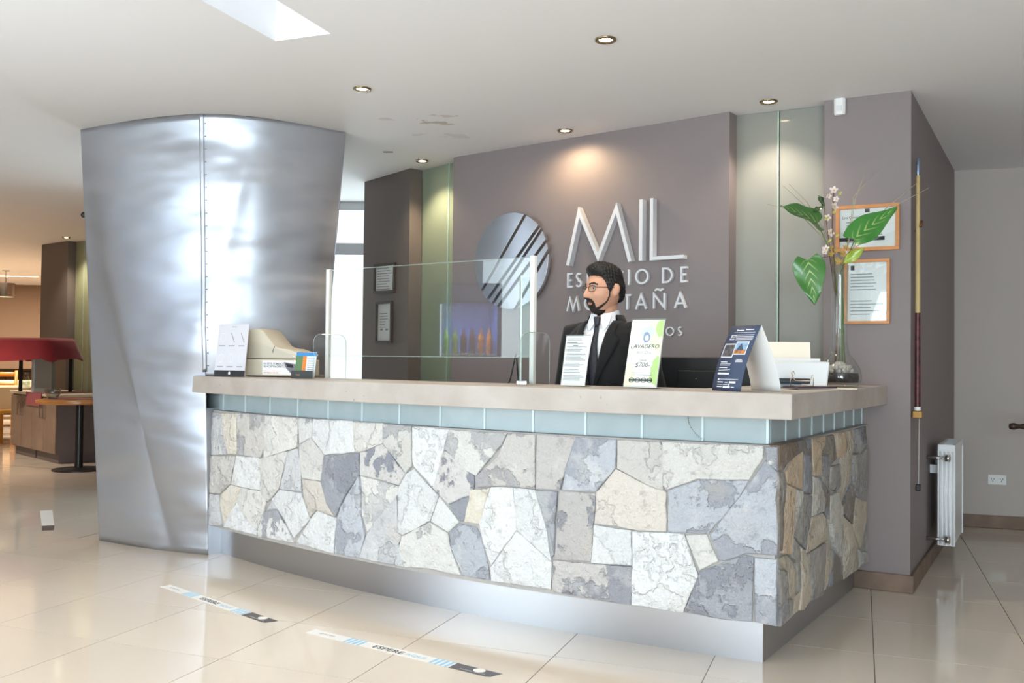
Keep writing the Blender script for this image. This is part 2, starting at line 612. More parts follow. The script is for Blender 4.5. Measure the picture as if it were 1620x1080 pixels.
wall_with_window('wall_entrance', 'window_4', -8.2, 5.0, [(-1.3, 1.1), (1.85, 4.75)], 0.2, 2.5, (0, -4.0, 0), radians(180), M['wallside'])
wall('wall_right', [P2(8.0, -4.0), P2(8.2, -4.0), P2(8.2, 8.7), P2(8.0, 8.7)], M['wallside'])
# dining room beyond
wall('wall_dining_front', [P2(-16, 7.6), P2(-5.0, 7.6), P2(-5.0, 7.8), P2(-16, 7.8)], M['dining'])
wall('wall_dining_left', [P2(-16.2, 7.6), P2(-16, 7.6), P2(-16, 20.2), P2(-16.2, 20.2)], M['dining'])
wall('wall_dining_far', [P2(-16, 18.6), P2(-8.5, 19.7), P2(-8.5, 19.9), P2(-16, 18.8)], M['dining'])
Pp0, Pp1 = P2(-6.304, 12.235), P2(-5.736, 11.794)
eP = (Pp1 - Pp0).normalized()
bP = P2(-eP.y, eP.x)
wall('wall_dining_panel', [Pp0, Pp1, Pp1 + bP * 0.3, Pp0 + bP * 0.3], M['walldark'])
g2 = Pp1 + bP * 0.1 + eP * 1.9
wall('wall_dining_back', [Pp1 + bP * 0.32, g2 + bP * 0.25, g2 + bP * 0.4, Pp1 + bP * 0.45], M['wallwhite'])
wall('wall_dining_right', [g2 - bP * 0.05, P2(-3.0, 8.65), P2(-2.9, 8.75), g2 + bP * 0.3], M['dining'])
wall('wall_dining_end', [P2(-8.6, 19.75), P2(-6.0, 12.5), P2(-5.8, 12.5), P2(-8.4, 19.9)], M['dining'])
M['frost2'] = frosted('frosted_olive_glass', (196, 200, 160), 0.5)
root = glass_strip('frosted_glass_strip', Pp1 + bP * 0.1 + eP * 0.01, g2, [0.22, 0.36, 0.5, 0.7, 0.9, 1.2, 1.5], 'ribbed olive glass wall strip beside the dining room buffet')
for c in root.children:
    if c.name.startswith('pane') and 'edge' not in c.name:
        c.data.materials[0] = M['frost2']

# ================================================================== downlights
M['trim'] = mat('downlight_trim', (150, 132, 104), 0.25, 0.9)
M['lamp'] = emitter('downlight_lamp', (255, 232, 190), 30)
def downlight(x, y, label, power=32, size=radians(112), group='recessed ceiling downlights', blend=0.75, col=(1.0, 0.86, 0.70)):
    t = thing('downlight', label, 'ceiling light', (x, y, H), 0, group)
    MB().lathe([(0.030, -0.001), (0.034, -0.008), (0.046, -0.009), (0.050, -0.004), (0.050, -0.001)], 24).build('trim_ring', M['trim'], t, smooth=True)
    MB().lathe([(0.001, -0.006), (0.020, -0.005), (0.031, -0.002)], 20).build('lamp', M['lamp'], t)
    l = bpy.data.lights.new('downlight_beam', 'SPOT')
    l.energy = power
    l.color = col
    l.spot_size = size
    l.spot_blend = blend
    l.shadow_soft_size = 0.03
    lo = bpy.data.objects.new('downlight_beam', l)
    COL.objects.link(lo)
    lo.parent = t
    lo.location = (0, 0, -0.02)
    return t
downlight(0.412, 4.149, 'round recessed downlight nearest the camera, above the front of the desk')
downlight(-0.829, 4.955, 'round recessed downlight above the desk, near the steel column')
downlight(0.324, 5.817, 'round recessed downlight washing the logo wall above the lettering', 15, radians(166), blend=0.7, col=(1.0, 0.74, 0.44))
downlight(1.426, 5.116, 'round recessed downlight in front of the pale right glass strip', 22)
downlight(-0.679, 6.76, 'round recessed downlight in front of the green left glass strip', 30, col=(1.0, 0.80, 0.54))
downlight(-5.575, 11.413, 'round recessed downlight in the dining room beside the olive glass', 50)
for (x, y, where) in [(-2.1, 3.6, 'over the lobby floor in front of the steel column'), (-3.3, 5.3, 'over the lobby floor left of the steel column'), (-0.6, 2.2, 'over the lobby floor before the desk'),
                      (0.9, 1.2, 'over the lobby floor right of the camera'), (-2.3, 0.6, 'over the lobby floor by the side window'), (-6.6, 9.4, 'over the near dining tables'),
                      (-8.2, 13.5, 'over the middle of the dining room'), (-7.2, 15.2, 'over the far dining tables')]:
    downlight(x, y, 'round recessed downlight ' + where, 28 if y < 7 else 260)
# small slot in the ceiling paint
tag(Box(-0.035, 0.035, -0.008, 0.008, -0.004, 0.0).build('ceiling_slot', mat('slot_dark', (70, 64, 60), 0.7)), 'small dark slot in the ceiling left of the green glass strip', 'vent').location = (-0.894, 6.48, H)
# linear light in the dining room ceiling
sl = thing('strip_light', 'long glowing strip light recessed in the dining room ceiling', 'ceiling light', (-9.6, 17.1, H), radians(3))
Box(-1.2, 0.75, -0.05, 0.05, -0.012, 0.0).build('housing', M['white'], sl)
Box(-1.15, 0.7, -0.04, 0.04, -0.016, -0.0125).build('diffuser', emitter('strip_glow', (255, 214, 150), 9), sl)
l = bpy.data.lights.new('strip_beam', 'AREA')
l.shape, l.size, l.size_y, l.energy, l.color = 'RECTANGLE', 1.9, 0.1, 200, (1.0, 0.82, 0.62)
lo = bpy.data.objects.new('strip_beam', l)
COL.objects.link(lo)
lo.parent = sl
lo.location = (-0.2, 0, -0.03)

# ================================================================== steel column
def steel(name, rough, wavy, tint=(196, 198, 202), anis=0.5, rot=0.0):
    m = mat(name, tint, rough, 1.0, aniso=anis)
    nt = m.node_tree
    b = nt.nodes['Principled BSDF']
    b.inputs['Anisotropic Rotation'].default_value = rot
    g = nt.nodes.new('ShaderNodeNewGeometry')
    mp = nt.nodes.new('ShaderNodeMapping')
    mp.inputs['Scale'].default_value = (1, 1, 60)
    nt.links.new(g.outputs['Position'], mp.inputs['Vector'])
    n = nt.nodes.new('ShaderNodeTexNoise')
    n.inputs['Scale'].default_value = 3.0
    n.inputs['Detail'].default_value = 3
    nt.links.new(mp.outputs[0], n.inputs['Vector'])
    r = nt.nodes.new('ShaderNodeMapRange')
    r.inputs[3].default_value, r.inputs[4].default_value = rough - 0.02, rough + 0.02
    nt.links.new(n.outputs['Fac'], r.inputs[0])
    nt.links.new(r.outputs[0], b.inputs['Roughness'])
    if wavy:
        n2 = nt.nodes.new('ShaderNodeTexNoise')
        n2.inputs['Scale'].default_value = 1.25
        n2.inputs['Detail'].default_value = 2.0
        n2.inputs['Roughness'].default_value = 0.4
        mp2 = nt.nodes.new('ShaderNodeMapping')
        mp2.inputs['Scale'].default_value = (0.55, 0.55, 1.5)
        mp2.inputs['Rotation'].default_value = (0, radians(18), 0)
        nt.links.new(g.outputs['Position'], mp2.inputs['Vector'])
        nt.links.new(mp2.outputs[0], n2.inputs['Vector'])
        bp = nt.nodes.new('ShaderNodeBump')
        bp.inputs['Strength'].default_value = 1.0
        bp.inputs['Distance'].default_value = wavy
        n3 = nt.nodes.new('ShaderNodeTexNoise')
        n3.inputs['Scale'].default_value = 4.5
        n3.inputs['Detail'].default_value = 1.0
        nt.links.new(mp2.outputs[0], n3.inputs['Vector'])
        ma = nt.nodes.new('ShaderNodeMath')
        ma.operation = 'MULTIPLY_ADD'
        ma.inputs[1].default_value = 0.13
        nt.links.new(n3.outputs['Fac'], ma.inputs[0])
        nt.links.new(n2.outputs['Fac'], ma.inputs[2])
        nt.links.new(ma.outputs[0], bp.inputs['Height'])
        nt.links.new(bp.outputs[0], b.inputs['Normal'])
    return m

M['steel'] = steel('brushed_steel_sheet', 0.42, 0.10, (198, 203, 212))
M['kick'] = steel('brushed_steel_plinth', 0.30, 0.0, (190, 192, 197), 0.0)

def crspline(P, t):
    n = len(P) - 1
    x = t * n
    i = min(int(x), n - 1)
    f = x - i
    p0, p1, p2, p3 = P[max(i - 1, 0)], P[i], P[i + 1], P[min(i + 2, n)]
    return tuple(0.5 * (2 * b + (c - a) * f + (2 * a - 5 * b + 4 * c - d) * f * f + (3 * b - a - 3 * c + d) * f ** 3) for a, b, c, d in zip(p0, p1, p2, p3))
CT = [(-2.817, 5.932), (-2.322, 5.655), (-1.886, 5.515), (-1.593, 5.562), (-1.36, 5.713), (-1.094, 5.930)]
CB = [(-2.696, 6.048), (-2.285, 5.812), (-1.848, 5.645), (-1.66, 5.68), (-1.46, 5.80), (-1.300, 6.000)]
SEAM = 2.0 / 5.0
DENT = 0.008
col_root = thing('steel_column', 'tall flared column clad in brushed steel sheets left of the desk', 'column', (-1.95, 6.2, 0))
COO = Vector((-1.95, 6.2, 0))
def colpt(t, z, off=0.0):
    a, b = crspline(CB, t), crspline(CT, t)
    k = z / H
    p = Vector((a[0] + (b[0] - a[0]) * k, a[1] + (b[1] - a[1]) * k, z))
    # a long diagonal dent beside the seam
    tr = 0.33 + (z - 1.1) / 1.45 * 0.27
    off = off + DENT * math.exp(-((t - tr) / 0.045) ** 2) * min(max((z - 0.75) / 0.5, 0), 1) * min(max((2.62 - z) / 0.25, 0), 1) if off is not None else 0.0
    if off:
        d1 = colpt(min(t + 0.01, 1), z, None) - colpt(max(t - 0.01, 0), z, None)
        nn = Vector((d1.y, -d1.x, 0)).normalized()
        p += nn * off
    return p
def sheet(t0, t1, z0, z1, off, n=60, m=70, thick=0.004):
    mb = MB()
    mb.grid([[colpt(t0 + (t1 - t0) * i / n, z0 + (z1 - z0) * j / m, off) - COO for i in range(n + 1)] for j in range(m + 1)])
    return mb
def sheetobj(name, *a, **k):
    o = sheet(*a, **k).build(name, M['steel'], col_root, smooth=True)
    md = o.modifiers.new('solid', 'SOLIDIFY')
    md.thickness = 0.004
    md.offset = -1
    return o
sheetobj('cladding_sheet', 0.0, SEAM, 0.0, H - 0.001, 0.003)
sheetobj('cladding_sheet', SEAM - 0.012, 1.0, 1.09, H - 0.001, 0.0)
# folded lap strip over the seam
sheetobj('seam_strip', SEAM - 0.010, SEAM + 0.004, 1.12, H - 0.002, 0.007, n=3)
rv = MB().ball((0, 0, 0), (0.0045, 0.0045, 0.0045), 8, 5).mesh('rivet')
rv.materials.append(M['chrome'])
for k in range(20):
    o = bpy.data.objects.new('rivet', rv)
    COL.objects.link(o)
    o.parent = col_root
    o.location = colpt(SEAM + 0.010, 1.16 + k * 0.077, 0.002) - COO
# back half and return plate beside the plinth
mb = MB()
back = [colpt(1, 0) - COO, Vector((0.45, 0.4, 0)), Vector((0.1, 0.8, 0)), Vector((-0.5, 0.75, 0)), colpt(0, 0) - COO]
backT = [colpt(1, H - 0.001) - COO, Vector((0.60, 0.4, H - 0.001)), Vector((0.15, 0.85, H - 0.001)), Vector((-0.6, 0.7, H - 0.001)), colpt(0, H - 0.001) - COO]
mb.grid([back, backT])
mb.build('back_sheet', M['steel'], col_root)
p_, q_ = colpt(SEAM, 0) - COO, Vector((-1.783, 5.712, 0)) - COO
mb = MB().add([p_, q_, q_ + Vector((0.02, 0.0, 0.9)), colpt(SEAM, 0.9) - COO], [(0, 1, 2, 3)])
mb.build('return_plate', M['kick'], col_root)
mb = MB().ball((0, 0, 0), (0.022, 0.012, 0.02), 10, 6)
mb.xf(Matrix.Translation(colpt(0.0, 2.13) - COO + Vector((-0.01, 0.01, 0)))).build('bracket', M['black'], col_root)

# ================================================================== reception desk
KC = Vector((4.951, 12.38))
KR = 9.488
RS = KR + 0.085
TH1 = -1.9897723860399692          # angle of the stone corner
SD = Vector((0.555, 0.832)).normalized()
SN = Vector((SD.y, -SD.x))
QS = Vector((1.056, 3.635))        # stone corner
K1 = Vector((1.031, 3.741))        # plinth corner
def arc(r, s, s_r=RS):
    """point on the front curve; s in metres from the stone corner along the stone face (negative to the left)"""
    th = TH1 + s / s_r
    return Vector((KC.x + r * cos(th), KC.y + r * sin(th)))
def arc_line(off_front, off_side):
    """corner of curves offset from the plinth"""
    o = K1 + SN * off_side
    d = o - KC
    r = KR + off_front
    b = d.dot(SD)
    c = d.dot(d) - r * r
    ts = [-b - sqrt(b * b - c), -b + sqrt(b * b - c)]
    t = min(ts, key=abs)
    return o + SD * t
def col_hit(p):
    """walk along SD from p to the block's front face"""
    nC = -bC
    t = (C0 - p).dot(nC) / SD.dot(nC)
    return p + SD * t
def band(off_f0, off_f1, off_s0, off_s1, sL, z0, z1, n=36):
    """L-shaped band following the desk: outer offsets *_1, inner *_0 (from the plinth)"""
    outer_, inner_ = [], []
    co, ci = arc_line(off_f1, off_s1), arc_line(off_f0, off_s0)
    def ths(c):
        return atan2(c.y - KC.y, c.x - KC.x)
    t0 = TH1 + sL / RS
    for c, off, lst in ((co, off_f1, outer_), (ci, off_f0, inner_)):
        tc = ths(c)
        for i in range(n + 1):
            th = t0 + (tc - t0) * i / n
            lst.append(Vector((KC.x + (KR + off) * cos(th), KC.y + (KR + off) * sin(th))))
        lst.append(col_hit(c))
    return outer_, inner_
def band_mesh(outer_, inner_, z0, z1, org):
    n = len(outer_)
    vs = []
    for z in (z0, z1):
        vs += [(p.x - org.x, p.y - org.y, z) for p in outer_] + [(p.x - org.x, p.y - org.y, z) for p in inner_]
    fs = []
    for i in range(n - 1):
        fs += [(i, i + 1, 2 * n + i + 1, 2 * n + i), (n + i + 1, n + i, 3 * n + i, 3 * n + i + 1),
               (2 * n + i, 2 * n + i + 1, 3 * n + i + 1, 3 * n + i), (i + 1, i, n + i, n + i + 1)]
    fs += [(0, 2 * n, 3 * n, n), (n - 1, 2 * n - 1, 4 * n - 1, 3 * n - 1)]
    return MB().add(vs, fs)
DO = Vector((0.2, 4.4))
desk = thing('reception_desk', 'curved reception desk faced with irregular pale and grey stones on a steel plinth', 'desk', (DO.x, DO.y, 0))

# plinth: steel sheets of the front and one sheet of the side
SL = -3.55
o_, i_ = band(-0.02, 0.0, -0.02, 0.0, SL - 0.06, 0, 0.19)
n_ = len(o_) - 2
cuts = [0, n_ // 2 + 3, n_]
for a, b in zip(cuts, cuts[1:]):
    band_mesh(o_[a:b + 1], i_[a:b + 1], 0, 0.19, DO).build('plinth_sheet', M['kick'], desk, auto=30)
band_mesh(o_[-2:], i_[-2:], 0, 0.19, DO).build('plinth_sheet', M['kick'], desk)
# masonry core behind the stones
M['mortar'] = mat('grey_mortar', (176, 172, 168), 0.9, bump=(60, 0.5, 0.01))
o_, i_ = band(-0.16, 0.072, -0.16, 0.067, SL, .172, .893)
band_mesh(o_, i_, 0.178, 0.886, DO).build('masonry_core', M['mortar'], desk)
# frosted glass band under the worktop
M['blockglass'] = mat('frosted_blue_green_glass', (190, 206, 210), 0.22, trans=0.25, ior=1.3, spec=0.6, vary=(9, 0.05))
M['glassjoint'] = mat('pale_glass_joint', (206, 222, 224), 0.25)
o_, i_ = band(-0.14, 0.02, -0.14, 0.02, SL - 0.18, .886, .995)
band_mesh(o_, i_, 0.886, 0.996, DO).build('upper_core', mat('desk_core', (126, 134, 136), 0.8), desk)
def glass_piece(A, B, out, name='glass_panel'):
    e = (B - A).normalized()
    q = out
    for (a, b, t, m, nm) in ((A + e * 0.006, B - e * 0.004, 0.012, M['blockglass'], name), (B - e * 0.004, B + e * 0.006, 0.016, M['glassjoint'], 'glass_joint')):
        pl = [a - DO, b - DO, b - DO + q * t, a - DO + q * t]
        MB().prism([tuple(p) for p in pl], 0.8875, 0.9945).build(nm, m, desk)
cg = arc_line(0.022, 0.022)
tc = atan2(cg.y - KC.y, cg.x - KC.x)
t0 = TH1 + (SL - 0.20) / RS
NG = 14
for k in range(NG):
    a, b = [Vector((KC.x + (KR + 0.022) * cos(t0 + (tc - t0) * q / NG), KC.y + (KR + 0.022) * sin(t0 + (tc - t0) * q / NG))) for q in (k, k + 1)]
    m_ = (a + b) / 2
    glass_piece(a, b, (m_ - KC).normalized())
ce = col_hit(cg)
for k in range(8):
    a, b = cg.lerp(ce, k / 8), cg.lerp(ce, (k + 1) / 8)
    glass_piece(a, b - (SD * 0.01 if k == 7 else Vector((0, 0))), SN)

# --- stones
def stone_material():
    m = mat('split_stone', (220, 216, 208), 0.8)
    nt = m.node_tree
    b = nt.nodes['Principled BSDF']
    oi = nt.nodes.new('ShaderNodeObjectInfo')
    g = nt.nodes.new('ShaderNodeNewGeometry')
    off = nt.nodes.new('ShaderNodeVectorMath')
    off.operation = 'MULTIPLY_ADD'
    off.inputs[1].default_value = (1, 1, 1)
    rr = nt.nodes.new('ShaderNodeMath')
    rr.operation = 'MULTIPLY'
    rr.inputs[1].default_value = 40
    nt.links.new(oi.outputs['Random'], rr.inputs[0])
    cmb = nt.nodes.new('ShaderNodeCombineXYZ')
    for i in range(3):
        nt.links.new(rr.outputs[0], cmb.inputs[i])
    nt.links.new(g.outputs['Position'], off.inputs[0])
    nt.links.new(cmb.outputs[0], off.inputs[2])
    def noise(sc, det, rough=0.6):
        n = nt.nodes.new('ShaderNodeTexNoise')
        n.inputs['Scale'].default_value = sc
        n.inputs['Detail'].default_value = det
        n.inputs['Roughness'].default_value = rough
        nt.links.new(off.outputs[0], n.inputs['Vector'])
        return n.outputs['Fac']
    def ramp(src, a, b_, c=0.0, d=1.0):
        r = nt.nodes.new('ShaderNodeMapRange')
        r.inputs[1].default_value, r.inputs[2].default_value = a, b_
        r.inputs[3].default_value, r.inputs[4].default_value = c, d
        nt.links.new(src, r.inputs[0])
        return r.outputs[0]
    def mix(f, c1, c2):
        x = nt.nodes.new('ShaderNodeMixRGB')
        for s, i in ((f, 0), (c1, 1), (c2, 2)):
            if isinstance(s, tuple):
                x.inputs[i].default_value = s
            elif isinstance(s, float):
                x.inputs[i].default_value = s
            else:
                nt.links.new(s, x.inputs[i])
        return x.outputs[0]
    def mul(a, b_):
        x = nt.nodes.new('ShaderNodeMath')
        x.operation = 'MULTIPLY'
        for s, i in ((a, 0), (b_, 1)):
            if isinstance(s, float):
                x.inputs[i].default_value = s
            else:
                nt.links.new(s, x.inputs[i])
        return x.outputs[0]
    big = noise(4.5, 6, 0.62)
    # grey-blue cleft patches, amount from the object's alpha
    flake = ramp(big, 0.515, 0.545)
    patch = mul(flake, oi.outputs['Alpha'])
    c = mix(patch, oi.outputs['Color'], L4((148, 150, 160)))
    tanp = mul(ramp(noise(7, 5), 0.58, 0.72), 0.22)
    c = mix(tanp, c, L4((214, 198, 172)))
    vein = mul(ramp(noise(16, 9, 0.75), 0.56, 0.66), 0.38)
    c = mix(vein, c, L4((130, 126, 124)))
    pale = mul(ramp(noise(6, 5), 0.56, 0.66), 0.30)
    c = mix(pale, c, L4((240, 238, 234)))
    nt.links.new(c, b.inputs['Base Color'])
    add = nt.nodes.new('ShaderNodeMath')
    add.operation = 'MULTIPLY_ADD'
    add.inputs[1].default_value = 0.32
    nt.links.new(noise(38, 9, 0.65), add.inputs[0])
    nt.links.new(noise(7, 6, 0.6), add.inputs[2])
    stp = nt.nodes.new('ShaderNodeMath')
    stp.operation = 'MULTIPLY_ADD'
    stp.inputs[1].default_value = -0.16
    nt.links.new(flake, stp.inputs[0])
    nt.links.new(add.outputs[0], stp.inputs[2])
    bp = nt.nodes.new('ShaderNodeBump')
    bp.inputs['Strength'].default_value = 1.0
    bp.inputs['Distance'].default_value = 0.05
    nt.links.new(stp.outputs[0], bp.inputs['Height'])
    nt.links.new(bp.outputs[0], b.inputs['Normal'])
    return m
M['stone'] = stone_material()
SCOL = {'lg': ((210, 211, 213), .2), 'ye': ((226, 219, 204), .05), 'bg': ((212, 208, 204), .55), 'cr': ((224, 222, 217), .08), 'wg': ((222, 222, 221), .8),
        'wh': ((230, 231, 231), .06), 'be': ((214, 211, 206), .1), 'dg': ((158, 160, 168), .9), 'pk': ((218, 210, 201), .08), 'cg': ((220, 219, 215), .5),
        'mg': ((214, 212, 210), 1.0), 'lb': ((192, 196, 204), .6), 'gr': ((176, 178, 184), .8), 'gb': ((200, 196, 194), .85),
        'db': ((132, 116, 102), .4), 'tn': ((206, 184, 158), .1), 'dk': ((138, 130, 122), .8), 'sb': ((200, 188, 170), .15), 'sg': ((166, 162, 156), .5), 'sl': ((198, 194, 186), .3)}
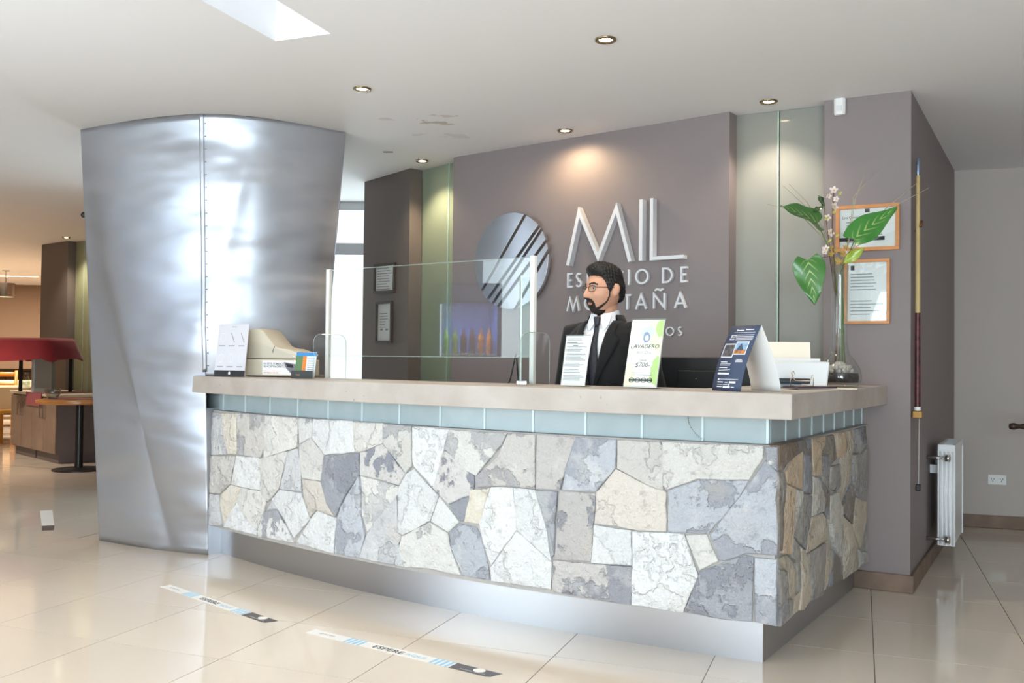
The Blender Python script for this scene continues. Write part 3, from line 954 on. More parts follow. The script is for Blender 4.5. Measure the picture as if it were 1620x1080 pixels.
# (face F front / S side, colour kind, outline in metres: distance along the face from the corner, height)
STONES = [
    ('F', 'lg', [(-3.576,0.875),(-3.415,0.872),(-3.385,0.74),(-3.331,0.633),(-3.567,0.607)]),
    ('F', 'ye', [(-3.415,0.872),(-3.236,0.883),(-3.229,0.639),(-3.328,0.634),(-3.385,0.74)]),
    ('F', 'bg', [(-3.236,0.883),(-3.064,0.887),(-2.935,0.885),(-2.937,0.713),(-2.97,0.643),(-3.229,0.637)]),
    ('F', 'cr', [(-2.932,0.883),(-2.644,0.887),(-2.625,0.877),(-2.624,0.727),(-2.652,0.716),(-2.935,0.643),(-2.937,0.713)]),
    ('F', 'wg', [(-2.625,0.884),(-2.504,0.887),(-2.514,0.784),(-2.616,0.743)]),
    ('F', 'wh', [(-2.501,0.887),(-2.188,0.891),(-2.171,0.729),(-2.402,0.699),(-2.508,0.781)]),
    ('F', 'be', [(-3.566,0.603),(-3.241,0.632),(-3.301,0.458),(-3.425,0.386),(-3.586,0.377)]),
    ('F', 'wh', [(-3.238,0.632),(-2.992,0.639),(-2.975,0.455),(-3.165,0.451),(-3.292,0.459)]),
    ('F', 'cr', [(-2.984,0.636),(-2.709,0.698),(-2.788,0.486),(-2.887,0.401),(-2.921,0.397),(-2.972,0.455)]),
    ('F', 'lg', [(-2.706,0.699),(-2.652,0.716),(-2.624,0.718),(-2.594,0.6),(-2.585,0.487),(-2.784,0.482)]),
    ('F', 'cr', [(-2.618,0.739),(-2.514,0.783),(-2.405,0.698),(-2.427,0.558),(-2.581,0.559),(-2.607,0.622)]),
    ('F', 'dg', [(-2.401,0.697),(-2.133,0.728),(-2.135,0.613),(-2.243,0.491),(-2.28,0.429),(-2.306,0.382),(-2.379,0.448),(-2.422,0.559)]),
    ('F', 'pk', [(-2.583,0.557),(-2.427,0.556),(-2.379,0.448),(-2.311,0.385),(-2.458,0.402),(-2.516,0.354),(-2.573,0.473)]),
    ('F', 'wh', [(-2.784,0.478),(-2.587,0.48),(-2.51,0.347),(-2.641,0.229),(-2.853,0.42)]),
    ('F', 'lg', [(-3.595,0.372),(-3.424,0.382),(-3.423,0.331),(-3.384,0.201),(-3.579,0.179)]),
    ('F', 'ye', [(-3.424,0.382),(-3.3,0.454),(-3.18,0.45),(-3.218,0.38),(-3.319,0.26),(-3.367,0.2),(-3.422,0.315)]),
    ('F', 'cr', [(-3.165,0.45),(-2.975,0.453),(-2.907,0.398),(-2.927,0.333),(-2.995,0.229),(-3.129,0.284),(-3.217,0.364)]),
    ('F', 'wh', [(-3.319,0.26),(-3.217,0.368),(-3.129,0.284),(-2.987,0.222),(-2.994,0.197),(-3.367,0.195)]),
    ('F', 'lg', [(-2.86,0.418),(-2.798,0.367),(-2.906,0.351)]),
    ('F', 'wg', [(-2.927,0.341),(-2.798,0.363),(-2.64,0.206),(-2.979,0.191),(-2.981,0.238)]),
    ('F', 'wh', [(-2.458,0.398),(-2.3,0.379),(-2.318,0.19),(-2.634,0.203),(-2.51,0.347)]),
    ('F', 'cr', [(-2.191,0.887),(-1.968,0.89),(-1.966,0.789),(-2.125,0.734),(-2.174,0.73)]),
    ('F', 'cg', [(-1.965,0.888),(-1.774,0.885),(-1.769,0.691),(-1.808,0.654),(-1.964,0.793)]),
    ('F', 'wh', [(-1.772,0.883),(-1.543,0.882),(-1.571,0.786),(-1.633,0.604),(-1.646,0.603),(-1.757,0.689),(-1.768,0.709)]),
    ('F', 'mg', [(-2.125,0.732),(-1.966,0.787),(-1.811,0.65),(-1.856,0.588),(-1.995,0.607),(-2.127,0.617)]),
    ('F', 'cg', [(-2.127,0.614),(-1.856,0.586),(-1.86,0.542),(-2.069,0.33),(-2.111,0.411),(-2.12,0.589)]),
    ('F', 'lb', [(-2.135,0.613),(-2.118,0.511),(-2.113,0.411),(-2.084,0.314),(-2.122,0.195),(-2.307,0.195),(-2.304,0.316),(-2.269,0.437)]),
    ('F', 'lg', [(-1.865,0.538),(-1.857,0.356),(-1.829,0.345),(-1.851,0.301),(-1.813,0.189),(-2.122,0.195),(-2.079,0.308),(-2.04,0.362)]),
    ('F', 'wh', [(-1.757,0.678),(-1.602,0.559),(-1.652,0.433),(-1.824,0.347),(-1.857,0.356),(-1.859,0.577),(-1.808,0.65)]),
    ('F', 'wh', [(-1.602,0.558),(-1.479,0.448),(-1.544,0.391),(-1.652,0.433)]),
    ('F', 'mg', [(-1.571,0.784),(-1.504,0.741),(-1.393,0.67),(-1.396,0.617),(-1.42,0.576),(-1.452,0.566),(-1.542,0.525),(-1.641,0.596)]),
    ('F', 'gr', [(-1.542,0.521),(-1.452,0.565),(-1.417,0.573),(-1.446,0.455),(-1.479,0.45)]),
    ('F', 'cg', [(-1.829,0.342),(-1.656,0.429),(-1.542,0.388),(-1.53,0.332),(-1.462,0.201),(-1.674,0.204),(-1.813,0.189),(-1.849,0.28)]),
    ('F', 'cg', [(-1.543,0.881),(-1.212,0.882),(-1.244,0.825),(-1.385,0.671),(-1.438,0.692),(-1.569,0.787)]),
    ('F', 'bg', [(-1.21,0.882),(-1.066,0.882),(-1.065,0.637),(-1.242,0.638),(-1.376,0.619),(-1.389,0.667),(-1.268,0.767)]),
    ('F', 'gb', [(-1.063,0.883),(-0.864,0.881),(-0.907,0.757),(-0.939,0.644),(-1.062,0.638)]),
    ('F', 'ye', [(-1.415,0.605),(-1.3,0.625),(-1.361,0.451),(-1.447,0.452)]),
    ('F', 'wh', [(-1.3,0.629),(-1.18,0.635),(-1.158,0.444),(-1.295,0.269),(-1.343,0.368),(-1.367,0.457)]),
    ('F', 'wh', [(-1.178,0.635),(-1.065,0.636),(-1.002,0.46),(-0.977,0.322),(-1.158,0.443)]),
    ('F', 'gr', [(-1.062,0.632),(-0.951,0.636),(-0.964,0.504),(-0.966,0.357),(-0.978,0.342),(-1.002,0.46)]),
    ('F', 'lb', [(-1.54,0.389),(-1.478,0.442),(-1.382,0.434),(-1.356,0.395),(-1.312,0.26),(-1.302,0.198),(-1.461,0.198),(-1.526,0.318)]),
    ('F', 'wh', [(-1.16,0.441),(-0.977,0.32),(-0.98,0.201),(-1.294,0.196),(-1.299,0.258)]),
    ('F', 'lb', [(-0.867,0.881),(-0.673,0.879),(-0.675,0.759),(-0.765,0.651),(-0.929,0.644),(-0.913,0.739)]),
    ('F', 'be', [(-0.671,0.879),(-0.482,0.883),(-0.466,0.856),(-0.465,0.677),(-0.526,0.691),(-0.67,0.757)]),
    ('F', 'pk', [(-0.675,0.755),(-0.526,0.693),(-0.45,0.675),(-0.45,0.507),(-0.567,0.502),(-0.772,0.513),(-0.765,0.647)]),
    ('F', 'gb', [(-0.951,0.636),(-0.769,0.645),(-0.788,0.342),(-0.969,0.334)]),
    ('F', 'wh', [(-0.776,0.506),(-0.602,0.5),(-0.601,0.352),(-0.786,0.341)]),
    ('F', 'gb', [(-0.969,0.331),(-0.786,0.337),(-0.601,0.346),(-0.601,0.184),(-0.976,0.192)]),
    ('F', 'wh', [(-0.6,0.497),(-0.374,0.506),(-0.314,0.341),(-0.375,0.183),(-0.6,0.184)]),
    ('F', 'cr', [(-0.472,0.88),(-0.055,0.886),(-0.055,0.836),(-0.111,0.746),(-0.316,0.736),(-0.45,0.682),(-0.466,0.699)]),
    ('F', 'lb', [(-0.447,0.678),(-0.316,0.732),(-0.111,0.744),(-0.146,0.678),(-0.182,0.631),(-0.274,0.514),(-0.445,0.505)]),
    ('F', 'cr', [(-0.371,0.501),(-0.281,0.511),(-0.232,0.407),(-0.31,0.362)]),
    ('F', 'lb', [(-0.048,0.829),(0.0,0.785),(0.0,0.617),(0.0,0.453),(-0.124,0.448),(-0.21,0.41),(-0.229,0.412),(-0.27,0.51),(-0.182,0.631),(-0.146,0.678)]),
    ('F', 'gr', [(-0.31,0.359),(-0.188,0.416),(-0.124,0.444),(-0.091,0.44),(-0.097,0.18),(-0.201,0.174),(-0.373,0.186)]),
    ('F', 'lb', [(-0.088,0.438),(0.0,0.439),(0.0,0.177),(-0.083,0.182)]),
    ('F', 'wg', [(-0.051,0.883),(0.0,0.882),(0.0,0.788),(-0.04,0.815)]),
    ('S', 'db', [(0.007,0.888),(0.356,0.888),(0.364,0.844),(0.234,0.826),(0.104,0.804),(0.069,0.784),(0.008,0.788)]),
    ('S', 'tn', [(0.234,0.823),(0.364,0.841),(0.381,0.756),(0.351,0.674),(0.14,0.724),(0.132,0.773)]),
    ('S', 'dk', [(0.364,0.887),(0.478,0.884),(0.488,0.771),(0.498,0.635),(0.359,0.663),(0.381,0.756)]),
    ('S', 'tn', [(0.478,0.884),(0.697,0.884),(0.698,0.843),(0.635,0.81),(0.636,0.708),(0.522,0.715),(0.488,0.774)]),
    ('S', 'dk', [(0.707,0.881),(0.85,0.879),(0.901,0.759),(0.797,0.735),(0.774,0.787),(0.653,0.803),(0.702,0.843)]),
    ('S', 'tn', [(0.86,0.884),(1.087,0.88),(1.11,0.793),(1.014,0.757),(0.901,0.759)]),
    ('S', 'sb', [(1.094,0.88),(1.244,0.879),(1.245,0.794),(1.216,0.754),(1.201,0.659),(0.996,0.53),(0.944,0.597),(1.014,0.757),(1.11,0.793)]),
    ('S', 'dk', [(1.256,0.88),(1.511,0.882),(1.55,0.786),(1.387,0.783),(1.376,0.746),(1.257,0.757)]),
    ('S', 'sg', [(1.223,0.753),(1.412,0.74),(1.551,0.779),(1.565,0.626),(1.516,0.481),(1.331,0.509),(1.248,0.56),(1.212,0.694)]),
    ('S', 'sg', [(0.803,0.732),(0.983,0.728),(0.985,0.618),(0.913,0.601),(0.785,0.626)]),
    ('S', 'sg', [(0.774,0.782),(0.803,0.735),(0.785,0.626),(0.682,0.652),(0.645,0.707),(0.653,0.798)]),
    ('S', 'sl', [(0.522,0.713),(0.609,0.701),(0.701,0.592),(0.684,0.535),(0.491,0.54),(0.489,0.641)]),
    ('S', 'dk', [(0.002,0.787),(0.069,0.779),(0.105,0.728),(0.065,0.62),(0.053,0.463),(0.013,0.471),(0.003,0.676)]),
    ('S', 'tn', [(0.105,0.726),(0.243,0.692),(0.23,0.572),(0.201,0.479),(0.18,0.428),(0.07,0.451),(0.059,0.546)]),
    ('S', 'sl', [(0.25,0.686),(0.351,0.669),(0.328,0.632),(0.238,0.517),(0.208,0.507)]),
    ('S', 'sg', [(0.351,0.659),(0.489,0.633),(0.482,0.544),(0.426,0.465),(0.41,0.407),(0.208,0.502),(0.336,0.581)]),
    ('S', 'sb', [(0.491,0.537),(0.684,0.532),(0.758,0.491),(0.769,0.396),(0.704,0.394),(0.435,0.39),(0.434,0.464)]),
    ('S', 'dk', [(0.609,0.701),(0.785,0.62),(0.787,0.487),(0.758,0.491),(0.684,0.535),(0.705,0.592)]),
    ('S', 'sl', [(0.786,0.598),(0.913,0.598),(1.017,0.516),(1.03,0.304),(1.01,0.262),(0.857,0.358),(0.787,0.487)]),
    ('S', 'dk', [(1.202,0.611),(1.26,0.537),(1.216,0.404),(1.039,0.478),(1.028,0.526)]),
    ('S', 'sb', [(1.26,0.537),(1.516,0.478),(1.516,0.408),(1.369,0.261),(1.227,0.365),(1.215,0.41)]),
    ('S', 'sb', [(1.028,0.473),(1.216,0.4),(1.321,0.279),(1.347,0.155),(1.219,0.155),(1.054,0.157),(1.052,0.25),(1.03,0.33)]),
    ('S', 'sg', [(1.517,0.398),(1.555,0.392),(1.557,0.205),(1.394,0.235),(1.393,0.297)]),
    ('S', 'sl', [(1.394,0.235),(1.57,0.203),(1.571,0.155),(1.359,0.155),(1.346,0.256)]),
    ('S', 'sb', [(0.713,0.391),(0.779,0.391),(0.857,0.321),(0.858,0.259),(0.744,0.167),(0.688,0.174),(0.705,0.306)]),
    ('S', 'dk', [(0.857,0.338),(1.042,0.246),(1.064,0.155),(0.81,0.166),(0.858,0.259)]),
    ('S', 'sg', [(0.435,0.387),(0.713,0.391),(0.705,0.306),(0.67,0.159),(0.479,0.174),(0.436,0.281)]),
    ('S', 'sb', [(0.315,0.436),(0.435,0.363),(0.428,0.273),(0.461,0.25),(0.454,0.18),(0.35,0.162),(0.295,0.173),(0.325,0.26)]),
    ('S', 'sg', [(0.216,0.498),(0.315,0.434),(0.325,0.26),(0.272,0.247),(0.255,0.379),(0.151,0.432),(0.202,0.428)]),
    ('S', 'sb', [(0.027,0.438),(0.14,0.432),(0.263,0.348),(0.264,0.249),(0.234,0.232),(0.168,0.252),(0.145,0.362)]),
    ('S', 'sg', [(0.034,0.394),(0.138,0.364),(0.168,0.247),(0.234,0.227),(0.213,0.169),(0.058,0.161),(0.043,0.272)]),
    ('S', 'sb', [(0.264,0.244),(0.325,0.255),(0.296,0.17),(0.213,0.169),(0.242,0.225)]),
]

def build_stone(face, code, poly):
    # counter-clockwise
    ar = sum(poly[i][0] * poly[(i + 1) % len(poly)][1] - poly[(i + 1) % len(poly)][0] * poly[i][1] for i in range(len(poly)))
    if ar < 0:
        poly = poly[::-1]
    # pull the edges in for the joint
    n = len(poly)
    ins = []
    for i in range(n):
        p, a, b = Vector(poly[i]), Vector(poly[i - 1]), Vector(poly[(i + 1) % n])
        e1, e2 = (p - a).normalized(), (b - p).normalized()
        n1, n2 = Vector((-e1.y, e1.x)), Vector((-e2.y, e2.x))
        m = n1 + n2
        if m.length < 0.3:
            m = n1
        m = m / max(m.dot(n1), 0.45)
        ins.append(p + m * 0.0006)
    # split the edges and rough them up
    ring = []
    for i in range(n):
        a, b = ins[i], ins[(i + 1) % n]
        k = max(1, int((b - a).length / 0.045))
        for j in range(k):
            p = a.lerp(b, j / k)
            if j:
                p = p + Vector((random.uniform(-1, 1), random.uniform(-1, 1))) * 0.0022
            ring.append(p)
    cen = sum(ring, Vector((0, 0))) / len(ring)
    proud = random.uniform(0.0, 0.012)
    rings = []
    for shrink, dep, jit in ((0.0, -0.05, 0), (0.0, proud - 0.003, 0.002), (0.004, proud, 0.002), (0.42, proud + 0.003, 0.004)):
        r = []
        for p in ring:
            d = cen - p
            q = p + (d.normalized() * min(shrink, d.length * 0.4) if shrink < 0.1 else d * shrink)
            r.append((q, dep + random.uniform(-jit, jit)))
        rings.append(r)
    def w3(p, d):
        if face == 'F':
            q = arc(RS + d - 0.006, p.x)
        else:
            q = QS + SD * p.x + SN * (d - 0.006)
        return (q.x - DO.x, q.y - DO.y, p.y)
    vs = [w3(p, d) for r in rings for p, d in r]
    vs.append(w3(cen, proud + random.uniform(0, 0.006)))
    m = len(ring)
    fs = []
    for i in range(len(rings) - 1):
        for k in range(m):
            fs.append((i * m + k, i * m + (k + 1) % m, (i + 1) * m + (k + 1) % m, (i + 1) * m + k))
    c = len(vs) - 1
    for k in range(m):
        fs.append(((len(rings) - 1) * m + k, (len(rings) - 1) * m + (k + 1) % m, c))
    o = MB().add(vs, fs).build('stone', M['stone'], desk, auto=28)
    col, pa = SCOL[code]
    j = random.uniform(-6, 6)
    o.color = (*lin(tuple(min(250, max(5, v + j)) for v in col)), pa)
for face, code, poly in STONES:
    build_stone(face, code, poly)

# worktop: one cast concrete slab, returned along the side to the wall
def concrete():
    m = mat('cast_concrete', (214, 204, 194), 0.6)
    nt = m.node_tree
    b = nt.nodes['Principled BSDF']
    g = nt.nodes.new('ShaderNodeNewGeometry')
    def nz(s, d):
        n = nt.nodes.new('ShaderNodeTexNoise')
        n.inputs['Scale'].default_value = s
        n.inputs['Detail'].default_value = d
        nt.links.new(g.outputs['Position'], n.inputs['Vector'])
        return n.outputs['Fac']
    r = nt.nodes.new('ShaderNodeValToRGB')
    r.color_ramp.elements[0].position, r.color_ramp.elements[1].position = 0.3, 0.7
    r.color_ramp.elements[0].color, r.color_ramp.elements[1].color = L4((170, 159, 149)), L4((194, 186, 179))
    nt.links.new(nz(3.5, 8), r.inputs[0])
    r2 = nt.nodes.new('ShaderNodeMapRange')
    r2.inputs[1].default_value, r2.inputs[2].default_value = 0.70, 0.76
    nt.links.new(nz(26, 3), r2.inputs[0])
    mx = nt.nodes.new('ShaderNodeMixRGB')
    mx.inputs[2].default_value = L4((136, 126, 116))
    mu = nt.nodes.new('ShaderNodeMath')
    mu.operation = 'MULTIPLY'
    mu.inputs[1].default_value = 0.6
    nt.links.new(r2.outputs[0], mu.inputs[0])
    nt.links.new(mu.outputs[0], mx.inputs[0])
    nt.links.new(r.outputs[0], mx.inputs[1])
    nt.links.new(mx.outputs[0], b.inputs['Base Color'])
    bp = nt.nodes.new('ShaderNodeBump')
    bp.inputs['Strength'].default_value = 0.25
    bp.inputs['Distance'].default_value = 0.01
    nt.links.new(nz(30, 6), bp.inputs['Height'])
    nt.links.new(bp.outputs[0], b.inputs['Normal'])
    return m
M['concrete'] = concrete()
ZT = 1.095
o_, i_ = band(-0.30, 0.18, -0.36, 0.16, -3.83, .995, ZT)
top = band_mesh(o_, i_, 0.0, ZT - 0.995, DO).build('worktop', M['concrete'], None, bevel=0.004)
tag(top, 'thick pale concrete worktop slab running along the reception desk', 'countertop')
top.location = (DO.x, DO.y, 0.996)
# lower desk for the staff behind the worktop
ld = thing('staff_desk', 'lower staff table hidden behind the reception worktop', 'desk', (1.08, 4.86, 0))
MB().prism([(-0.22, -0.22), (0.22, -0.30), (0.40, 0.2), (-0.15, 0.25)], 0.72, 0.75).build('tabletop', mat('desk_laminate', (120, 92, 70), 0.5), ld)
for x, y in ((-0.16, -0.17), (0.17, -0.22), (0.33, 0.15), (-0.1, 0.2)):
    Box(x - 0.02, x + 0.02, y - 0.02, y + 0.02, 0, 0.72).build('leg', M['black'], ld)

# ================================================================== logo and lettering on the wall
M['letter'] = mat('satin_silver_letter', (224, 224, 227), 0.45, 0.0)
M['disc'] = mat('polished_silver_disc', (196, 198, 203), 0.22, 0.9)
def ribbon(pts, w, y0, y1, closed=False, mb=None, square=True):
    """flat stroke of width w along pts (x, z), mitred, extruded in Y"""
    mb = mb or MB()
    P = [Vector(p) for p in pts]
    n = len(P)
    Lf, Rt = [], []
    for i in range(n):
        a = P[i - 1] if (i or closed) else None
        b = P[(i + 1) % n] if (i < n - 1 or closed) else None
        if a is None:
            d1 = d2 = (b - P[i]).normalized()
        elif b is None:
            d1 = d2 = (P[i] - a).normalized()
        else:
            d1, d2 = (P[i] - a).normalized(), (b - P[i]).normalized()
        n1, n2 = Vector((-d1.y, d1.x)), Vector((-d2.y, d2.x))
        m = n1 + n2
        m = m / max(m.dot(n1), 0.22) if m.length > 1e-6 else n1
        Lf.append(P[i] + m * w / 2)
        Rt.append(P[i] - m * w / 2)
    segs = n if closed else n - 1
    for i in range(segs):
        j = (i + 1) % n
        mb.wallpoly([tuple(Lf[i]), tuple(Rt[i]), tuple(Rt[j]), tuple(Lf[j])], y0, y1)
    return mb
def ell(cx, cz, rx, rz, a0, a1, n=20):
    return [(cx + rx * cos(radians(a0 + (a1 - a0) * i / n)), cz + rz * sin(radians(a0 + (a1 - a0) * i / n))) for i in range(n + 1)]
def glyph(ch, x, z, h, w):
    """strokes of a thin geometric capital; x = left edge, z = base"""
    wd = {'E': .46, 'S': .52, 'P': .48, 'A': .88, 'C': .8, 'I': .12, 'O': 1.0, 'D': .76, 'M': 1.1, 'N': .88, 'T': .56, 'L': .5}[ch] * h
    hw = w / 2
    t, m = z + h, z + h * .5
    X = lambda f: x + hw + (wd - w) * f
    if ch == 'E':
        st = [([(X(1) + hw, z + hw), (X(0), z + hw), (X(0), t - hw), (X(1) + hw, t - hw)], 0), ([(X(0), m), (X(.9), m)], 0)]
    elif ch == 'I':
        st = [([(x + wd / 2, z), (x + wd / 2, t)], 0)]
    elif ch == 'O':
        st = [(ell(x + wd / 2, m, wd / 2 - hw, h / 2 - hw, 0, 360 - 15, 23), 1)]
    elif ch == 'C':
        st = [(ell(x + wd * .58, m, wd * .58 - hw, h / 2 - hw, 48, 312, 20), 0)]
    elif ch == 'D':
        st = [([(X(0), t - hw), (X(0), z + hw)] + ell(x + wd * .38, m, wd * .62 - hw, h / 2 - hw, -90, 90, 14), 1)]
    elif ch == 'P':
        st = [([(X(0), z), (X(0), t - hw)] + ell(x + wd * .5, z + h * .74, wd * .5 - hw, h * .26 - hw, 90, -90, 10) + [(X(0), z + h * .48 + hw)], 0)]
    elif ch == 'S':
        st = [(ell(x + wd / 2, z + h * .745, wd * .42 - hw, h * .255 - hw, 35, 270, 12) + ell(x + wd / 2, z + h * .25, wd / 2 - hw, h * .25 - hw, 90, -150, 12), 0)]
    elif ch == 'T':
        st = [([(x, t - hw), (x + wd, t - hw)], 0), ([(x + wd / 2, z), (x + wd / 2, t - hw)], 0)]
    elif ch == 'A':
        st = [([(X(0), z), (x + wd / 2, t - w * .6), (X(1), z)], 0), ([(X(.2), z + h * .3), (X(.8), z + h * .3)], 0)]
    elif ch == 'N':
        st = [([(X(0), z), (X(0), t - w * .5), (X(1), z + w * .5), (X(1), t)], 0)]
    elif ch == 'M':
        st = [([(X(0), z), (X(.22), t - w), (X(.5), z + w * .6), (X(.78), t - w), (X(1), z)], 0)]
    elif ch == 'L':
        st = [([(X(0), t), (X(0), z + hw), (X(1), z + hw)], 0)]
    return st, wd
sign = thing('wall_lettering', 'large raised silver lettering MIL ESPACIO DE MONTAÑA on the grey wall', 'sign', (M0.x, M0.y, 0), frame_angle(eM))
YB = -0.002
def letter(strokes, w, d):
    mb = MB()
    for pts_, cl in strokes:
        ribbon(pts_, w, YB - d, YB, bool(cl), mb)
    return mb.build('letter', M['letter'], sign)
letter([([(1.040, 1.833), (1.124, 2.175), (1.272, 1.872), (1.404, 2.175), (1.505, 1.833)], 0)], 0.024, 0.05)
letter([([(1.581, 1.833), (1.581, 2.212)], 0)], 0.024, 0.05)
letter([([(1.655, 2.212), (1.655, 1.842), (1.872, 1.842)], 0)], 0.022, 0.05)
def line(chars, z, h, w, d):
    """chars: list of (character, left x)"""
    for ch, x in chars:
        st, wd = glyph('N' if ch == 'Ñ' else ch, x, z, h, w)
        if ch == 'Ñ':
            cxm = x + wd / 2
            st = st + [([(cxm - .030, z + h * 1.16), (cxm - .012, z + h * 1.25), (cxm + .010, z + h * 1.17), (cxm + .030, z + h * 1.26)], 0)]
        letter(st, w, d)
line([('E', 1.018), ('S', 1.083), ('P', 1.172), ('A', 1.242), ('C', 1.368), ('I', 1.476), ('O', 1.527), ('D', 1.714), ('E', 1.838)], 1.690, 0.096, 0.0125, 0.022)
line([('M', 1.014), ('O', 1.152), ('N', 1.290), ('T', 1.445), ('A', 1.528), ('Ñ', 1.653), ('A', 1.795)], 1.536, 0.096, 0.0125, 0.022)
line([('E', 1.018), ('N', 1.672), ('O', 1.738), ('S', 1.818)], 1.369, 0.056, 0.0075, 0.014)

# round emblem of six polished pieces
def clip(poly, a, b, off):
    """keep what lies left of the line a->b shifted left by off"""
    a, b = Vector(a), Vector(b)
    d = (b - a).normalized()
    nrm = Vector((-d.y, d.x))
    out = []
    f = lambda p: (Vector(p) - a).dot(nrm) - off
    for i in range(len(poly)):
        p, q = poly[i], poly[(i + 1) % len(poly)]
        fp, fq = f(p), f(q)
        if fp >= 0:
            out.append(p)
        if fp * fq < 0:
            t = fp / (fp - fq)
            out.append((p[0] + (q[0] - p[0]) * t, p[1] + (q[1] - p[1]) * t))
    return out
emb = thing('wall_emblem', 'round polished silver emblem cut by slanting slots, left of the lettering', 'emblem', (M0.x, M0.y, 0), frame_angle(eM))
disc = [(0.573 + 0.318 * cos(2 * pi * k / 72), 1.889 + 0.330 * sin(2 * pi * k / 72)) for k in range(72)]
cutl = [((.305, 1.665), (.667, 2.154)), ((.35, 1.600), (.815, 2.110)), ((.44, 1.62), (.830, 2.080)), ((.53, 1.64), (.868, 2.002)), ((.60, 1.53), (.880, 1.925))]
for k in range(6):
    pl = disc
    if k > 0:
        a, b = cutl[k - 1]
        pl = clip(pl, b, a, 0.011)
    if k < 5:
        a, b = cutl[k]
        pl = clip(pl, a, b, 0.011)
    MB().wallpoly(pl, -0.058, -0.030).build('emblem_piece', M['disc'], emb, bevel=0.002)
MB().wallpoly([(0.573 + 0.25 * cos(2 * pi * k / 40), 1.889 + 0.26 * sin(2 * pi * k / 40)) for k in range(40)], -0.029, -0.002).build('back_plate', M['walldark'], emb)

# ================================================================== framed notices
def picture(name, label, org, e, x0, x1, z0, z1, fw, fmat, depth=0.02, group=None, tilt=0.0):
    b = P2(-e.y, e.x)
    c = org + e * ((x0 + x1) / 2)
    c = c - b * 0.001
    t = thing(name, label, 'picture frame', (c.x, c.y, (z0 + z1) / 2), frame_angle(e), group)
    t.rotation_euler = (0, tilt, frame_angle(e))
    w_, h_ = (x1 - x0) / 2, (z1 - z0) / 2
    for (a, b_, c_, d) in ((-w_, w_, h_ - fw, h_), (-w_, w_, -h_, -h_ + fw), (-w_, -w_ + fw, -h_ + fw, h_ - fw), (w_ - fw, w_, -h_ + fw, h_ - fw)):
        Box(a, b_, -depth, 0, c_, d).build('frame_rail', fmat, t, bevel=0.002)
    Box(-w_ + fw, w_ - fw, -0.006, -0.002, -h_ + fw, h_ - fw).build('paper', M['paper'], t)
    return t, w_ - fw, h_ - fw
def rules(t, rows, y=-0.0066, material=None, name='print'):
    """flat printed bars: (x0, x1, z0, z1)"""
    mb = MB()
    for (a, b, c, d) in rows:
        mb.add([(a, y, c), (b, y, c), (b, y, d), (a, y, d)], [(0, 1, 2, 3)])
    return mb.build(name, material or M['greyink'], t)
def textlines(x0, x1, ztop, n, step, hgt, seed):
    rnd = random.Random(seed)
    return [(x0, x0 + (x1 - x0) * rnd.uniform(0.55, 1.0), ztop - i * step - hgt, ztop - i * step) for i in range(n)]
M['paneglass'] = clear_glass('picture_glass', (252, 254, 254), 0.02, 1.0)
t, w_, h_ = picture('picture_frame', 'pine framed notice with a dark printed band, behind the flowers', C0, eC, 0.065, 0.392, 1.828, 2.080, 0.020, M['wood_orange'])
rules(t, textlines(-w_ * .75, w_ * .8, h_ * .35, 7, 0.018, 0.006, 3))
rules(t, [(-w_, w_ * .62, -h_ * .66, -h_ * .46)], material=M['ink'])
text(t, 'Los Conquistadores 1.536', 0.020, -w_ * .9, -0.007, h_ * .52, M['ink'])
rules(t, [(-0.012, 0.012, h_ * .80, h_ * .98)], material=M['ink'])
Box(-w_, w_, -0.0095, -0.008, -h_, h_).build('glass', M['paneglass'], t)
t, w_, h_ = picture('picture_frame', 'lower pine framed certificate with reflections, behind the vase', C0, eC, 0.112, 0.345, 1.430, 1.782, 0.016, M['wood_orange'])
rules(t, textlines(-w_ * .85, w_ * .5, h_ * .62, 6, 0.017, 0.005, 5) + textlines(-w_ * .85, w_ * .85, -h_ * .3, 5, 0.018, 0.005, 8))
rules(t, [(-w_ * .85, -w_ * .65, h_ * .74, h_ * .9)], material=M['ink'])
Box(-w_, w_, -0.0095, -0.008, -h_, h_).build('glass', M['paneglass'], t)
M['frame_dark'] = mat('dark_wood_frame', (52, 42, 36), 0.4)
t, w_, h_ = picture('picture_frame', 'upper dark framed notice hanging slightly askew on the dark wall', L0, eL, 0.205, 0.535, 1.735, 1.972, 0.020, M['frame_dark'], tilt=radians(1.5))
rules(t, textlines(-w_ * .85, w_ * .85, h_ * .85, 9, 0.021, 0.006, 11))
t, w_, h_ = picture('picture_frame', 'lower narrow dark framed notice on the dark wall', L0, eL, 0.245, 0.498, 1.335, 1.668, 0.020, M['frame_dark'])
rules(t, textlines(-w_ * .7, w_ * .7, h_ * .5, 6, 0.022, 0.006, 12) + [(-w_ * .6, -w_ * .2, -h_ * .45, -h_ * .35), (w_ * .15, w_ * .55, -h_ * .45, -h_ * .35)])

# motion sensor
p = C0 + eC * 0.085
t = thing('motion_sensor', 'white motion sensor at the top of the grey wall corner', 'sensor', (p.x, p.y, 2.585), frame_angle(eC))
MB().loft([[(x * sx, y, z) for (x, y) in ((-.031, -.001), (-.031, -.022), (-.018, -.034), (.018, -.034), (.031, -.022), (.031, -.001))] for z, sx in ((0.0, .86), (0.012, .97), (0.085, 1.0), (0.093, .95))]).build('housing', M['white'], t, bevel=0.003)
MB().loft([[(x, y, z) for (x, y) in ((-.014, -.0345), (-.010, -.038), (.010, -.038), (.014, -.0345))] for z in (0.02, 0.05)]).build('lens', mat('sensor_lens', (225, 225, 228), 0.25), t)

